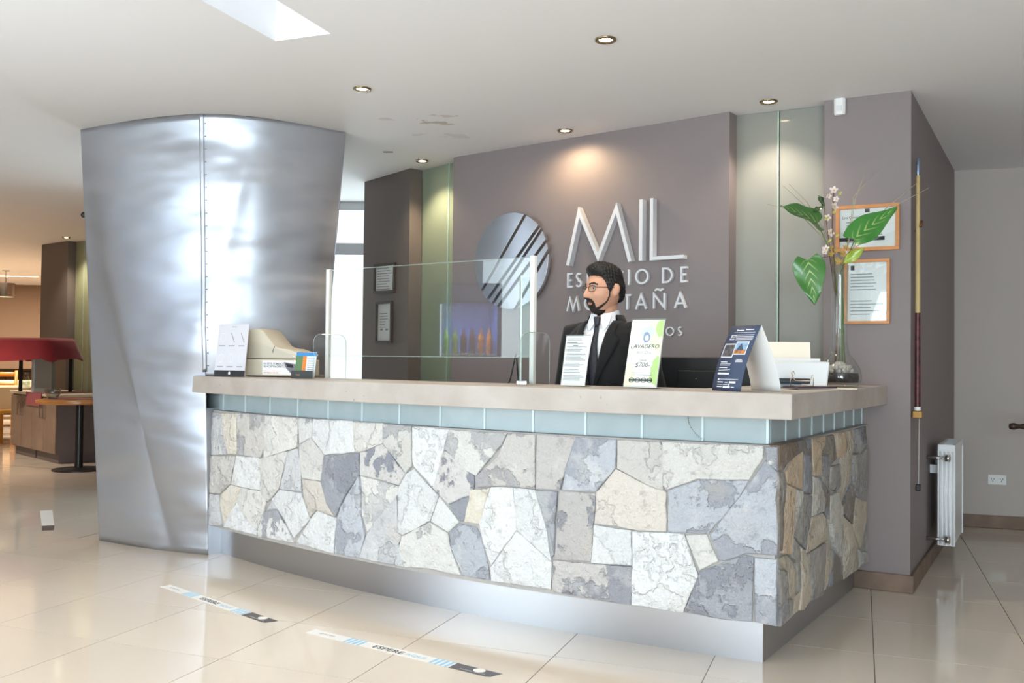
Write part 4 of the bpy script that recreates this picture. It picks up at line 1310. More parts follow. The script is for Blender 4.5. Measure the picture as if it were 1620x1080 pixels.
# ================================================================== things on the right block's side wall
p = C1 + eS * 0.055 + nS * 0.004
t = thing('hanging_stick', 'long tapered wooden stick with dark red lower half hanging on the side wall', 'stick', (p.x, p.y, 0.93), frame_angle(eS))
M['stick'] = mat('pale_wood', (196, 172, 118), 0.4, vary=(8, 0.12))
M['stickred'] = mat('red_lacquer_wood', (84, 38, 40), 0.35, vary=(40, 0.5))
# local: x along the wall, y into the wall
MB().lathe([(0.0155, 0.03), (0.0145, 0.35), (0.0135, 0.56)], 12, (0, -0.024)).build('red_shaft', M['stickred'], t, smooth=True)
MB().lathe([(0.0135, 0.56), (0.010, 1.30)], 12, (0, -0.024)).build('shaft', M['stick'], t, smooth=True)
MB().lathe([(0.010, 1.30), (0.012, 1.31), (0.012, 1.36), (0.008, 1.395), (0.001, 1.397)], 12, (0, -0.024)).build('tip', mat('blue_metal_tip', (128, 140, 160), 0.3, 0.7), t, smooth=True)
Box(-0.022, 0.022, -0.05, 0.0, -0.005, 0.035).build('holder', mat('brass_block', (150, 112, 56), 0.4, 0.5), t, bevel=0.004)
MB().lathe([(0.017, 0.0), (0.017, 0.02)], 12, (0, -0.024)).xf(Matrix.Translation((0, 0, 0.036))).build('collar', M['white'], t)
MB().tube([(-0.02, -0.04, 1.02), (0.0, -0.042, 1.05), (0.02, -0.03, 1.045), (0.03, -0.01, 1.0)], 0.007, 8).build('hook', mat('bronze_hook', (110, 74, 40), 0.4, 0.4), t, smooth=True)
MB().tube([(0.02, -0.03, 0.0), (0.026, -0.028, -0.18), (0.03, -0.026, -0.36)], 0.0025, 6).build('cord', mat('grey_cord', (190, 186, 178), 0.8), t)
Box(0.015, 0.045, -0.038, -0.012, -0.395, -0.36).build('toggle', M['black'], t, bevel=0.005)

t = thing('radiator', 'white panel radiator fixed low on the side wall', 'radiator', ((C1 + eS * 0.75).x, (C1 + eS * 0.75).y, 0.0), frame_angle(eS))
M['rad'] = mat('radiator_enamel', (234, 236, 238), 0.3, coat=0.2)
RL = 0.52
for y0 in (-0.075, -0.145):
    Box(0.008, RL - 0.008, y0, y0 + 0.018, 0.14, 0.70).build('panel', M['rad'], t, bevel=0.004)
for x in (0.0, RL - 0.006):
    Box(x, x + 0.006, -0.150, -0.055, 0.135, 0.70).build('end_cover', M['rad'], t)
Box(0.0, RL, -0.150, -0.055, 0.70, 0.735).build('top_grille', M['rad'], t, bevel=0.003)
for k in range(9):
    Box(0.03 + k * 0.052, 0.06 + k * 0.052, -0.135, -0.075, 0.7352, 0.7366).build('grille_slot', M['alu'], t)
for y0 in (-0.147, -0.125, -0.103, -0.081):
    MB().tube([(0.002, y0 + 0.009, 0.14), (0.002, y0 + 0.009, 0.695)], 0.0085, 8).build('end_rib', M['rad'], t, smooth=True)
for z in (0.18, 0.66):
    MB().tube([(-0.05, -0.0, z), (-0.05, -0.10, z), (0.0, -0.10, z)], 0.010, 10).build('valve_pipe', M['chrome'], t, smooth=True)
    MB().lathe([(0.001, 0), (0.022, 0.002), (0.022, 0.028), (0.001, 0.03)], 12).xf(Matrix.Translation((-0.05, -0.10, z)) @ Matrix.Rotation(pi / 2, 4, 'X')).build('valve_knob', M['chrome'], t, smooth=True)
for x in (0.12, 0.40):
    Box(x, x + 0.03, -0.056, 0.0, 0.55, 0.6).build('wall_bracket', M['rad'], t)

p = D1 + eF * 0.29
t = thing('wall_socket', 'white double power socket low on the far wall', 'socket', (p.x, p.y, 0.36), frame_angle(eF))
Box(-0.062, 0.062, -0.010, 0.0, -0.036, 0.036).build('plate', M['white'], t, bevel=0.003)
for x in (-0.03, 0.03):
    for dx, dz, r in ((-0.009, 0.006, 0.4), (0.009, 0.006, -0.4), (0, -0.010, 0)):
        MB().wallpoly([(x + dx - 0.002, dz - 0.006), (x + dx + 0.002, dz - 0.006), (x + dx + 0.002, dz + 0.006), (x + dx - 0.002, dz + 0.006)], -0.0108, -0.0102).build('pin_slot', M['ink'], t)

M['darkwood'] = mat('dark_turned_wood', (58, 42, 32), 0.35)
t = thing('handrail', 'end of a dark turned wooden rail at the right edge', 'handrail', (3.90, 5.62, 0), 0)
MB().lathe([(0.001, 0.0), (0.018, 0.005), (0.024, 0.03), (0.018, 0.05), (0.014, 0.065), (0.020, 0.09), (0.022, 0.40), (0.020, 0.75), (0.001, 0.76)], 14).xf(Matrix.Translation((-0.647, 0.38, 0.814)) @ Matrix.Rotation(radians(-10), 4, 'Z') @ Matrix.Rotation(pi / 2, 4, 'Y')).build('rail', M['darkwood'], t, smooth=True)
MB().lathe([(0.03, 0.0), (0.022, 0.1), (0.03, 0.4), (0.02, 0.7), (0.025, 0.81)], 12).xf(Matrix.Translation((0.10, 0.248, 0))).build('post', M['darkwood'], t, smooth=True)

# ================================================================== things standing on the worktop
ZC = ZT + 0.0022
ACR = clear_glass('clear_acrylic', (254, 255, 254), 0.0, 0.8)
ACE = mat('acrylic_edge', (196, 214, 204), 0.15, trans=0.5, ior=1.3)
# --- protective screen
S1, S2 = Vector((-1.045, 5.21)), Vector((0.100, 4.40))
eG = (S2 - S1).normalized()
gl = (S2 - S1).length
ps = thing('protective_screen', 'clear protective screen between two white posts on the worktop', 'screen', (S1.x, S1.y, ZC), frame_angle(eG))
for x in (0.0, gl):
    Box(x - 0.012, x + 0.012, -0.012, 0.012, 0.004, 0.62).build('post', M['white'], ps, bevel=0.002)
    ft = [(-0.125, 0.0)] + [(-0.125 + 0.05 - 0.05 * cos(radians(a)), 0.20 + 0.05 * sin(radians(a))) for a in range(0, 91, 15)] + \
         [(0.125 - 0.05 + 0.05 * sin(radians(a)), 0.20 + 0.05 * cos(radians(a))) for a in range(0, 91, 15)] + [(0.125, 0.0)]
    R = Matrix.Translation((x + 0.016, 0, 0)) @ Matrix.Rotation(pi / 2, 4, 'Z')
    fo = MB().wallpoly(ft, -0.002, 0.002).xf(R).build('foot_plate', ACR, ps)
    rim = [(px_ * 1.0, 0, pz_) for px_, pz_ in ft]
    MB().tube(rim, 0.0016, 6).xf(R).build('foot_plate_edge', ACE, fo)
pane = Box(0.013, gl - 0.013, -0.0025, 0.0025, 0.13, 0.615).build('pane', ACR, ps)
for z in (0.13, 0.615):
    Box(0.013, gl - 0.013, -0.003, 0.003, z - 0.0015, z + 0.0015).build('pane_edge', ACE, pane)
# --- small glass divider in a chrome clip, with a black cable
gd = thing('glass_divider', 'narrow upright glass pane in a chrome clip beside the right white post', 'glass panel', (0.040, 4.40, ZC), 0.03)
Box(-0.003, 0.003, -0.07, 0.07, 0.006, 0.52).build('pane', clear_glass('green_tinted_glass', (240, 249, 244), 0, 0.8), gd)
for y in (-0.07, 0.07):
    Box(-0.0032, 0.0032, y - 0.001, y + 0.001, 0.006, 0.52).build('pane_edge', M['glassedge'], gd)
Box(-0.02, 0.03, -0.085, 0.06, 0.0, 0.02).build('clip', M['chrome'], gd, bevel=0.003)
tag(MB().tube([(0.0, 0.02, 0.006), (0.008, 0.0, 0.02), (0.02, 0.0, 0.08), (0.035, 0.01, 0.15), (0.042, 0.02, 0.08), (0.05, 0.04, 0.0)], 0.004, 8).build('cable', M['black'], None, smooth=True),
    'black cable rising beside the chrome clip on the worktop', 'cable').location = (-0.015, 4.48, ZC)

# --- price card with black foot, far left
t = thing('price_card', 'white standing card with six product outlines and a black foot, at the left end', 'card', (-1.672, 5.425, ZC), radians(-14))
RX = Matrix.Rotation(radians(-9), 4, 'X')
Box(-0.10, 0.10, 0, 0.003, 0.0, 0.315).xf(RX).build('sheet', mat('pale_grey_card', (208, 208, 216), 0.6), t)
Box(-0.10, 0.10, -0.0012, -0.0002, 0.0, 0.038).xf(RX).build('black_foot', M['ink'], t)
def flat(t, rows, y, material, name='print', X=None):
    mb = MB()
    for r in rows:
        mb.add([(r[0], y, r[2]), (r[1], y, r[2]), (r[1], y, r[3]), (r[0], y, r[3])], [(0, 1, 2, 3)])
    if X is not None:
        mb.xf(X)
    return mb.build(name, material, t)
M['paleline'] = mat('pale_line_print', (232, 232, 236), 0.6)
rows = []
for i in range(3):
    for j in range(2):
        x, z = -0.064 + i * 0.064, 0.235 - j * 0.125
        if j or i == 0:
            ribbon([(x + 0.016 * cos(a), z + 0.026 * sin(a)) for a in [2 * pi * k / 10 for k in range(10)]], 0.002, -0.0012, -0.0004, True).xf(RX).build('product_outline', M['paleline'], t)
        else:
            ribbon([(x - 0.012, z + 0.028), (x + 0.014, z - 0.03)], 0.004, -0.0012, -0.0004).xf(RX).build('product_outline', M['greyink'], t)
        rows.append((x - 0.022, x + 0.018, z - 0.052, z - 0.047))
flat(t, rows + [(-0.012, 0.02, 0.298, 0.301)], -0.0008, M['greyink'], X=RX)
MB().wallpoly([(0.007 * cos(2 * pi * k / 14), 0.021 + 0.009 * sin(2 * pi * k / 14)) for k in range(14)], -0.0022, -0.0014).xf(RX).build('mark', M['paper'], t)
Box(-0.06, 0.06, 0.0, 0.11, 0.0, 0.002).build('stand_foot', M['paper'], t)
Box(-0.02, 0.02, 0.108, 0.110, 0.0, 0.002).build('stand_edge', M['paper'], t)
mb = MB().add([(-0.05, 0.1, 0.002), (0.05, 0.1, 0.002), (0.05, 0.040, 0.25), (-0.05, 0.040, 0.25)], [(0, 1, 2, 3)])
mb.build('back_strut', M['paper'], t)

# --- beige card machine
M['beige'] = mat('beige_plastic', (204, 196, 178), 0.5, vary=(5, 0.03))
t = thing('card_machine', 'old beige plastic card imprinter with a sloping hood', 'office machine', (-1.405, 5.565, ZC), radians(-17))
Box(-0.20, 0.20, -0.10, 0.12, 0.006, 0.105).build('base', M['beige'], t, bevel=0.006)
prof = [(-0.20, 0.108), (0.195, 0.108), (0.20, 0.140), (0.10, 0.170), (0.06, 0.172), (0.02, 0.185), (-0.03, 0.240), (-0.065, 0.278), (-0.09, 0.288), (-0.14, 0.288), (-0.175, 0.275), (-0.20, 0.23)]
MB().wallpoly(prof, -0.095, 0.115).build('hood', M['beige'], t, bevel=0.010, auto=40)
ribbon([(0.018, 0.182), (0.010, 0.165), (0.006, 0.145)], 0.003, -0.097, -0.0948).build('slot', M['ink'], t)
for x in (-0.07, 0.15):
    MB().wallpoly([(x + 0.0045 * cos(2 * pi * k / 10), 0.123 + 0.0045 * sin(2 * pi * k / 10)) for k in range(10)], -0.0965, -0.0948).build('screw', M['alu'], t)
for x in (-0.16, 0.16):
    Box(x - 0.02, x + 0.02, -0.08, 0.10, 0.0, 0.006).build('rubber_foot', M['black'], t)
st = Box(-0.060, 0.19, -0.1012, -0.1003, 0.014, 0.098).build('sticker', M['paper'], t)
M['blueink'] = mat('dark_blue_ink', (46, 52, 92), 0.6)
M['orangeink'] = mat('orange_ink', (220, 110, 60), 0.6)
text(st, 'EN ÉSTE COMERCIO', 0.0160, -0.052, -0.1016, 0.074, M['blueink'], bold=0.012)
text(st, 'SE ACEPTA DÉBITO', 0.0170, -0.052, -0.1016, 0.057, M['blueink'], bold=0.012)
text(st, 'REPÚBLICA BRASIL', 0.012, -0.050, -0.1016, 0.022, M['orangeink'])
rules(st, [(-0.052, 0.07, 0.036, 0.0375)], y=-0.1016, material=M['orangeink'])
MB().wallpoly([(0.085, 0.09), (0.165, 0.078), (0.172, 0.03), (0.14, 0.018), (0.10, 0.055)], -0.1024, -0.1014).build('terminal_picture', mat('terminal_print', (120, 120, 128), 0.6), st)
MB().wallpoly([(0.098, 0.083), (0.145, 0.075), (0.15, 0.055), (0.108, 0.062)], -0.1028, -0.1025).build('terminal_keys', M['ink'], st)

# --- leaflet holder
t = thing('leaflet_holder', 'small clear holder with colourful tourist leaflets beside the left post', 'leaflet holder', (-1.165, 5.16, ZC), radians(-20))
Box(-0.075, 0.065, -0.02, 0.03, 0.0, 0.006).build('tray', ACR, t)
Box(-0.075, 0.065, -0.022, -0.020, 0.0, 0.045).build('front_lip', mat('dark_leaflet_band', (44, 46, 42), 0.4), t)
LX = Matrix.Rotation(radians(-10), 4, 'X')
lf = [(-0.070, -0.025, (96, 128, 84)), (-0.025, 0.0, (224, 130, 50)), (0.0, 0.062, (225, 232, 236))]
for a, b, c in lf:
    l_ = Box(a, b, 0.0, 0.003, 0.008, 0.150).xf(LX).build('leaflet', mat('leaflet_print', c, 0.5), t)
    flat(l_, [(a, b, 0.128, 0.149)], -0.0006, mat('leaflet_head', (60, 140, 205), 0.5), X=LX)
    if c[0] > 220 and c[1] > 200:
        flat(l_, [(a + 0.008, b - 0.008, 0.05 + k * 0.012, 0.054 + k * 0.012) for k in range(6)], -0.0006, M['greyink'], X=LX)
text(t, 'mapa', 0.014, -0.045, -0.0228, 0.018, mat('gold_print', (190, 160, 90), 0.5))

# --- narrow text card in acrylic stand
def stand_card(name, label, x, y, rz, w_, h_, lean, cat='sign'):
    t = thing(name, label, cat, (x, y, ZC), rz)
    X = Matrix.Rotation(radians(-lean), 4, 'X')
    Box(-w_ / 2, w_ / 2, 0, 0.003, 0.004, h_).xf(X).build('acrylic_front', ACR, t)
    Box(-w_ / 2, w_ / 2, 0.0, 0.09, 0.0, 0.003).build('stand_foot', ACR, t)
    Box(-w_ / 2 + 0.003, w_ / 2 - 0.003, 0.0032, 0.0042, 0.006, h_ - 0.004).xf(X).build('sheet', M['paper'], t)
    Box(-w_ / 2, w_ / 2, 0.0, 0.003, h_ - 0.0015, h_ + 0.0005).xf(X).build('acrylic_edge', ACE, t)
    return t, X
t, X = stand_card('information_card', 'narrow white text card in an acrylic stand in front of the man', 0.275, 4.16, radians(-30), 0.128, 0.243, 14)
rows = []
rnd = random.Random(4)
z = 0.226
for blk in (2, 1, 4, 5, 3, 3, 4):
    for k in range(blk):
        a = rnd.uniform(-0.055, -0.05)
        rows.append((a, a + rnd.uniform(0.07, 0.108), z - 0.0026, z))
        z -= 0.0068
    z -= 0.0085
flat(t, rows, -0.0006, M['greyink'], X=X)
flat(t, [(-0.052, 0.0, 0.2062, 0.2088), (-0.02, 0.006, 0.1915, 0.194), (-0.045, 0.03, 0.1512, 0.1538)], -0.0008, M['ink'], X=X, name='heading')

# --- car wash sign
t, X = stand_card('carwash_sign', 'tall green and white car wash price sign leaning back in acrylic', 0.555, 3.985, radians(-30), 0.160, 0.325, 19)
M['lime'] = mat('lime_print', (222, 230, 196), 0.6)
M['limed'] = mat('green_print', (176, 206, 136), 0.6)
def cardpoly(t, pts, y, material, name, X):
    MB().wallpoly(pts, y - 0.0003, y).xf(X).build(name, material, t)
def blob(cx, cz, rx, rz, n=16, seed=1, amp=0.2):
    r_ = random.Random(seed)
    return [(cx + rx * cos(2 * pi * k / n) * (1 + r_.uniform(-amp, amp)), cz + rz * sin(2 * pi * k / n) * (1 + r_.uniform(-amp, amp))) for k in range(n)]
def inside(pts, w_, h_):
    return [(min(max(x, -w_), w_), min(max(z, 0.01), h_)) for x, z in pts]
cardpoly(t, [(-0.076, 0.012), (0.076, 0.012), (0.076, 0.318), (-0.076, 0.318)], -0.0002, mat('pale_green_sheet', (238, 241, 230), 0.6), 'sheet_tint', X)
cardpoly(t, inside(blob(0.065, 0.255, 0.06, 0.09, seed=2), 0.075, 0.317), -0.0006, M['lime'], 'green_wash', X)
cardpoly(t, inside(blob(0.072, 0.28, 0.03, 0.045, seed=3), 0.075, 0.317), -0.001, M['limed'], 'green_wash', X)
cardpoly(t, inside(blob(0.065, 0.08, 0.03, 0.07, seed=5), 0.075, 0.317), -0.0006, M['limed'], 'green_wash', X)
cardpoly(t, inside(blob(-0.06, 0.05, 0.03, 0.06, seed=6), 0.075, 0.317), -0.0006, M['lime'], 'green_wash', X)
cardpoly(t, blob(0.005, 0.262, 0.032, 0.028, seed=7, amp=.25), -0.0014, mat('pale_blue_print', (196, 206, 222), 0.6), 'car_picture', X)
cardpoly(t, blob(0.002, 0.238, 0.018, 0.024, seed=8, amp=.2), -0.0018, mat('grey_blue_print', (140, 156, 180), 0.6), 'car_picture', X)
cardpoly(t, blob(0.004, 0.234, 0.009, 0.012, seed=9, amp=.1), -0.0022, mat('white_print', (236, 238, 240), 0.6), 'car_picture', X)
cardpoly(t, blob(0.0, 0.11, 0.046, 0.034, n=22, seed=10, amp=.12), -0.0014, mat('white_print2', (246, 247, 244), 0.6), 'price_cloud', X)
tx = text(t, 'LAVADERO', 0.0262, 0.0, -0.0024, 0.185, M['ink'], 'CENTER', shear=0.15)
tx.data.transform(X)
for s_, sz, z in (('Eco-Dry', 0.020, 0.158), ('Desde', 0.013, 0.125), ('$700-', 0.030, 0.098)):
    tx = text(t, s_, sz, 0.0, -0.0024, z, M['greyink'] if 'Eco' in s_ else M['ink'], 'CENTER', shear=0.2)
    tx.data.transform(X)
for z in (0.070, 0.060):
    flat(t, [(-0.045, 0.05, z, z + 0.003)], -0.0016, M['greyink'], X=X)
for k in range(4):
    ribbon([(-0.042 + k * 0.028 + 0.012 * cos(radians(a)), 0.038 + 0.010 * sin(radians(a))) for a in range(0, 360, 36)], 0.003, -0.0016, -0.001, True).xf(X).build('wheel_print', M['ink'], t)
flat(t, [(-0.054, 0.054, 0.034, 0.042)], -0.0018, M['ink'], X=X)

# --- monitor behind the desk
t = thing('monitor', 'black monitor seen from behind between the signs', 'monitor', (1.02, 4.80, 0.752), radians(-24))
Box(-0.245, 0.245, 0.0, 0.03, 0.16, 0.487).build('case', M['black'], t, bevel=0.006)
Box(-0.15, 0.15, -0.022, 0.0, 0.20, 0.42).build('back_cover', mat('black_matt_plastic', (17, 17, 19), 0.5), t, bevel=0.008)
for x in (-0.05, 0.05):
    MB().ball((x, -0.0225, 0.375), 0.003, 8, 5).build('screw', M['chrome'], t)
Box(-0.03, 0.03, -0.03, -0.005, 0.02, 0.25).build('stand', M['black'], t)
MB().lathe([(0.001, 0.0), (0.12, 0.0), (0.12, 0.012), (0.001, 0.016)], 24).build('stand_base', M['black'], t)

# --- tent card
t = thing('tent_card', 'dark blue folded tent card with two photographs, at the desk corner', 'card', (0.884, 3.78, ZC), atan2(-0.16, 0.08))
# local x along the card's width, y towards the rear leaf
M['navy'] = mat('navy_print', (62, 74, 100), 0.55)
def leaf(yb, side, n=10):
    """curved leaf from the foot (y=yb) up to the ridge at y=0.1065; returns rows bottom to top"""
    rows_ = []
    for i in range(n + 1):
        f = i / n
        y = yb + (0.1065 - yb) * (f ** 1.25) - side * 0.006 * sin(pi * f)
        rows_.append((y, 0.272 * f))
    return rows_
for side, yb, m, nm in ((1, 0.0, M['navy'], 'front_leaf'), (-1, 0.213, mat('card_white', (244, 242, 238), 0.6), 'rear_leaf')):
    rw = leaf(yb, side)
    o = MB().grid([[(-0.09, y, z), (0.09, y, z)] for y, z in rw]).build(nm, m, t, smooth=True)
    md = o.modifiers.new('s', 'SOLIDIFY')
    md.thickness = 0.0012
    md.offset = 0
def onleaf(x, z, lift=0.0016):
    f = z / 0.272
    y = (0.1065) * (f ** 1.25) - 0.006 * sin(pi * f)
    return (x, y - lift, z)
def leafquad(rows_, material, name, lift=0.0016):
    mb = MB()
    for a, b, c, d in rows_:
        mb.grid([[onleaf(a, c + (d - c) * k / 4, lift), onleaf(b, c + (d - c) * k / 4, lift)] for k in range(5)])
    return mb.build(name, material, t)
M['whiteink'] = mat('white_ink', (235, 236, 240), 0.6)
leafquad([(-0.055, 0.075, 0.2425, 0.2435)], M['whiteink'], 'rule')
leafquad([(-0.035, 0.0, 0.250, 0.2535), (-0.043, -0.037, 0.2485, 0.256), (0.012, 0.06, 0.253, 0.2565)], M['whiteink'], 'print')
leafquad([(-0.030, 0.075, 0.2315 - k * 0.0065, 0.2335 - k * 0.0065) for k in range(4)], M['whiteink'], 'print')
leafquad([(-0.080, -0.010, 0.138, 0.196)], M['whiteink'], 'photo_border')
leafquad([(-0.076, -0.014, 0.142, 0.192)], mat('forest_photo', (92, 88, 92), 0.5, vary=(60, 0.6)), 'photograph', 0.0024)
leafquad([(-0.012, 0.066, 0.150, 0.205)], M['whiteink'], 'photo_border', 0.0028)
leafquad([(-0.008, 0.062, 0.154, 0.170)], mat('autumn_photo', (182, 122, 72), 0.5, vary=(70, 0.6)), 'photograph', 0.0036)
leafquad([(-0.008, 0.062, 0.170, 0.201)], mat('sky_photo', (140, 178, 212), 0.5, vary=(40, 0.2)), 'photograph', 0.0036)
MB().add([onleaf(x, z, 0.0046) for x, z in ((0.0, 0.168), (0.05, 0.168), (0.036, 0.182), (0.024, 0.198), (0.012, 0.184))], [(0, 1, 2, 3, 4)]).build('photograph', mat('mountain_photo', (74, 84, 102), 0.5), t)
leafquad([(-0.070, -0.030, 0.118, 0.121), (-0.070, -0.005, 0.111, 0.113), (-0.070, -0.008, 0.105, 0.107), (-0.070, -0.02, 0.0945, 0.0975), (-0.070, 0.0, 0.088, 0.090), (-0.070, -0.008, 0.082, 0.084)], M['whiteink'], 'print')
leafquad([(-0.070, 0.0, 0.068, 0.075), (0.018, 0.062, 0.120, 0.126), (0.022, 0.055, 0.1285, 0.131)], M['whiteink'], 'print')
leafquad([(-0.060, -0.052, 0.044, 0.051), (-0.050, 0.065, 0.047, 0.049), (-0.060, -0.025, 0.034, 0.038), (-0.015, 0.004, 0.034, 0.037), (0.012, 0.052, 0.032, 0.040), (-0.060, -0.03, 0.025, 0.027), (-0.024, 0.006, 0.025, 0.027), (0.012, 0.018, 0.022, 0.030), (-0.060, -0.028, 0.015, 0.018), (-0.022, 0.022, 0.013, 0.020), (0.028, 0.048, 0.015, 0.018)], M['whiteink'], 'print')
for s_, sz, x, z in (('ECO', 0.016, -0.062, 0.2225), ('BOLSA', 0.010, -0.066, 0.2125)):
    y_ = onleaf(x, z, 0.0026)[1]
    text(t, s_, sz, x, y_ , z, M['whiteink'], bold=0.02, rot=Matrix.Rotation(radians(-24), 4, 'X'))

# --- printer
t = thing('printer', 'white desktop printer with paper standing in its rear tray', 'printer', (1.36, 4.42, ZC), radians(-10))
M['printer'] = mat('printer_white', (226, 228, 228), 0.35)
MB().loft([[(x * s_, y * s2, z) for x, y in ((-0.15, -0.10), (0.15, -0.10), (0.15, 0.12), (-0.15, 0.12))] for z, s_, s2 in ((0.0, .90, .95), (0.012, .93, 1.0), (0.115, 1.0, 1.0), (0.125, .99, .98))]).build('body', M['printer'], t, bevel=0.006)
MB().loft([[(x, y, z) for x, y in ((-0.13, 0.055), (0.13, 0.055), (0.13, 0.075), (-0.13, 0.075))] for z in (0.12, 0.14)]).build('feeder', M['printer'], t)
Box(-0.11, 0.10, 0.0, 0.0015, 0.125, 0.225).xf(Matrix.Translation((-0.01, 0.062, 0)) @ Matrix.Rotation(radians(-12), 4, 'X') ).build('paper', mat('cream_paper', (244, 236, 220), 0.7), t)
Box(-0.10, 0.06, -0.112, -0.095, 0.02, 0.045).build('paper_slot', M['black'], t, bevel=0.004)
Box(-0.09, 0.02, -0.120, -0.108, 0.016, 0.020).build('slot_edge', mat('blue_slot', (50, 96, 140), 0.3), t)

# --- papers and wire holder
o = MB().prism([(-0.16, -0.10), (0.15, -0.06), (0.19, 0.06), (-0.10, 0.10)], 0, 0.004).build('paper_sheet', mat('cream_sheet', (240, 230, 208), 0.7))
tag(o, 'cream paper sheets lying on the worktop in front of the vase', 'paper')
o.location, o.rotation_euler = (1.42, 4.22, ZC), (0, 0, radians(10))
o = MB().prism([(-0.11, -0.06), (0.11, -0.07), (0.14, 0.05), (-0.08, 0.07)], 0, 0.008).build('folder', mat('dark_purple_folder', (74, 56, 70), 0.5))
tag(o, 'thin dark purple folder on top of the loose paper sheets', 'folder')
o.location, o.rotation_euler = (1.345, 4.17, ZC + 0.0045), (0, 0, radians(25))
t = thing('wire_holder', 'small bent wire card holder beside the white printer', 'card holder', (1.30, 4.17, ZC + 0.013), radians(-18))
M['wire'] = mat('copper_wire', (196, 172, 150), 0.25, 0.9)
for y in (-0.02, 0.02):
    MB().tube([(-0.03, y, 0.0), (-0.03, y, 0.03), (-0.02, y, 0.045), (-0.012, y, 0.055), (-0.018, y, 0.068), (-0.026, y, 0.06), (-0.02, y, 0.04), (-0.01, y, 0.025), (0.02, y, 0.024), (0.055, y, 0.024), (0.06, y, 0.045), (0.066, y, 0.052), (0.07, y, 0.045), (0.068, y, 0.0)], 0.0018, 6).build('wire_loop', M['wire'], t, smooth=True)
MB().tube([(-0.03, -0.02, 0.0015), (-0.03, 0.02, 0.0015), (0.068, 0.02, 0.0015), (0.068, -0.02, 0.0015), (-0.03, -0.02, 0.0015)], 0.0018, 6).build('wire_base', M['wire'], t, smooth=True)

# ================================================================== vase and flowers
VX, VY = 1.655, 4.63
t = thing('glass_vase', 'tall clear glass vase with a round belly and long thin neck', 'vase', (VX, VY, ZC))
VG = clear_glass('vase_glass', (250, 252, 251), 0.0, 1.0)
prof = [(0.088, 0.004), (0.104, 0.018), (0.108, 0.048), (0.101, 0.088), (0.076, 0.130), (0.050, 0.165), (0.041, 0.21), (0.038, 0.32), (0.039, 0.45), (0.042, 0.56), (0.045, 0.612)]
MB().lathe(prof + [(r - 0.0035, z) for r, z in reversed(prof[1:])] + [(0.001, 0.020)], 40).build('glass_body', VG, t, smooth=True)
MB().lathe([(0.001, 0.0), (0.083, 0.0), (0.085, 0.004)], 40).build('glass_foot', VG, t)
MB().lathe([(0.001, 0.022), (0.090, 0.022), (0.0935, 0.045), (0.090, 0.068), (0.001, 0.070)], 32).build('dark_gravel', mat('dark_gravel', (58, 50, 50), 0.6, vary=(60, 0.4), bump=(90, 0.6, 0.01)), t, smooth=True)
pb = mat('pale_pebble', (196, 186, 178), 0.35, vary=(20, 0.1))
peb = MB().ball((0, 0, 0), (0.017, 0.014, 0.012), 8, 6).mesh('pebble')
peb.materials.append(pb)
for p_ in peb.polygons:
    p_.use_smooth = True
for k in range(34):
    o = bpy.data.objects.new('pebble', peb)
    COL.objects.link(o)
    o.parent = t
    lay = k // 14
    r_ = (0.066, 0.046, 0.025)[lay] * sqrt(random.uniform(0.25, 1))
    a = k * 2.4
    o.location = (r_ * cos(a), r_ * sin(a), 0.080 + lay * 0.016)
    o.rotation_euler = (random.uniform(0, 3), random.uniform(0, 3), random.uniform(0, 3))
fa = thing('flower_arrangement', 'arrangement of big variegated leaves, pale orchids and dry twigs in the vase', 'flowers', (VX, VY, ZC + 0.09))
FZ0 = ZC + 0.09
S_ = VY / 1450.0
def vp(px, py, dy=0.0):
    """offset from the vase foot of a sighted point, dy metres behind the vase axis"""
    k = (VY + dy) / 1450.0
    x = (px - 810) * k - VX
    z = 1.22 + (567.5 + (px - 810) * 0.01047 - py) * k - FZ0
    return Vector((x, dy, z))
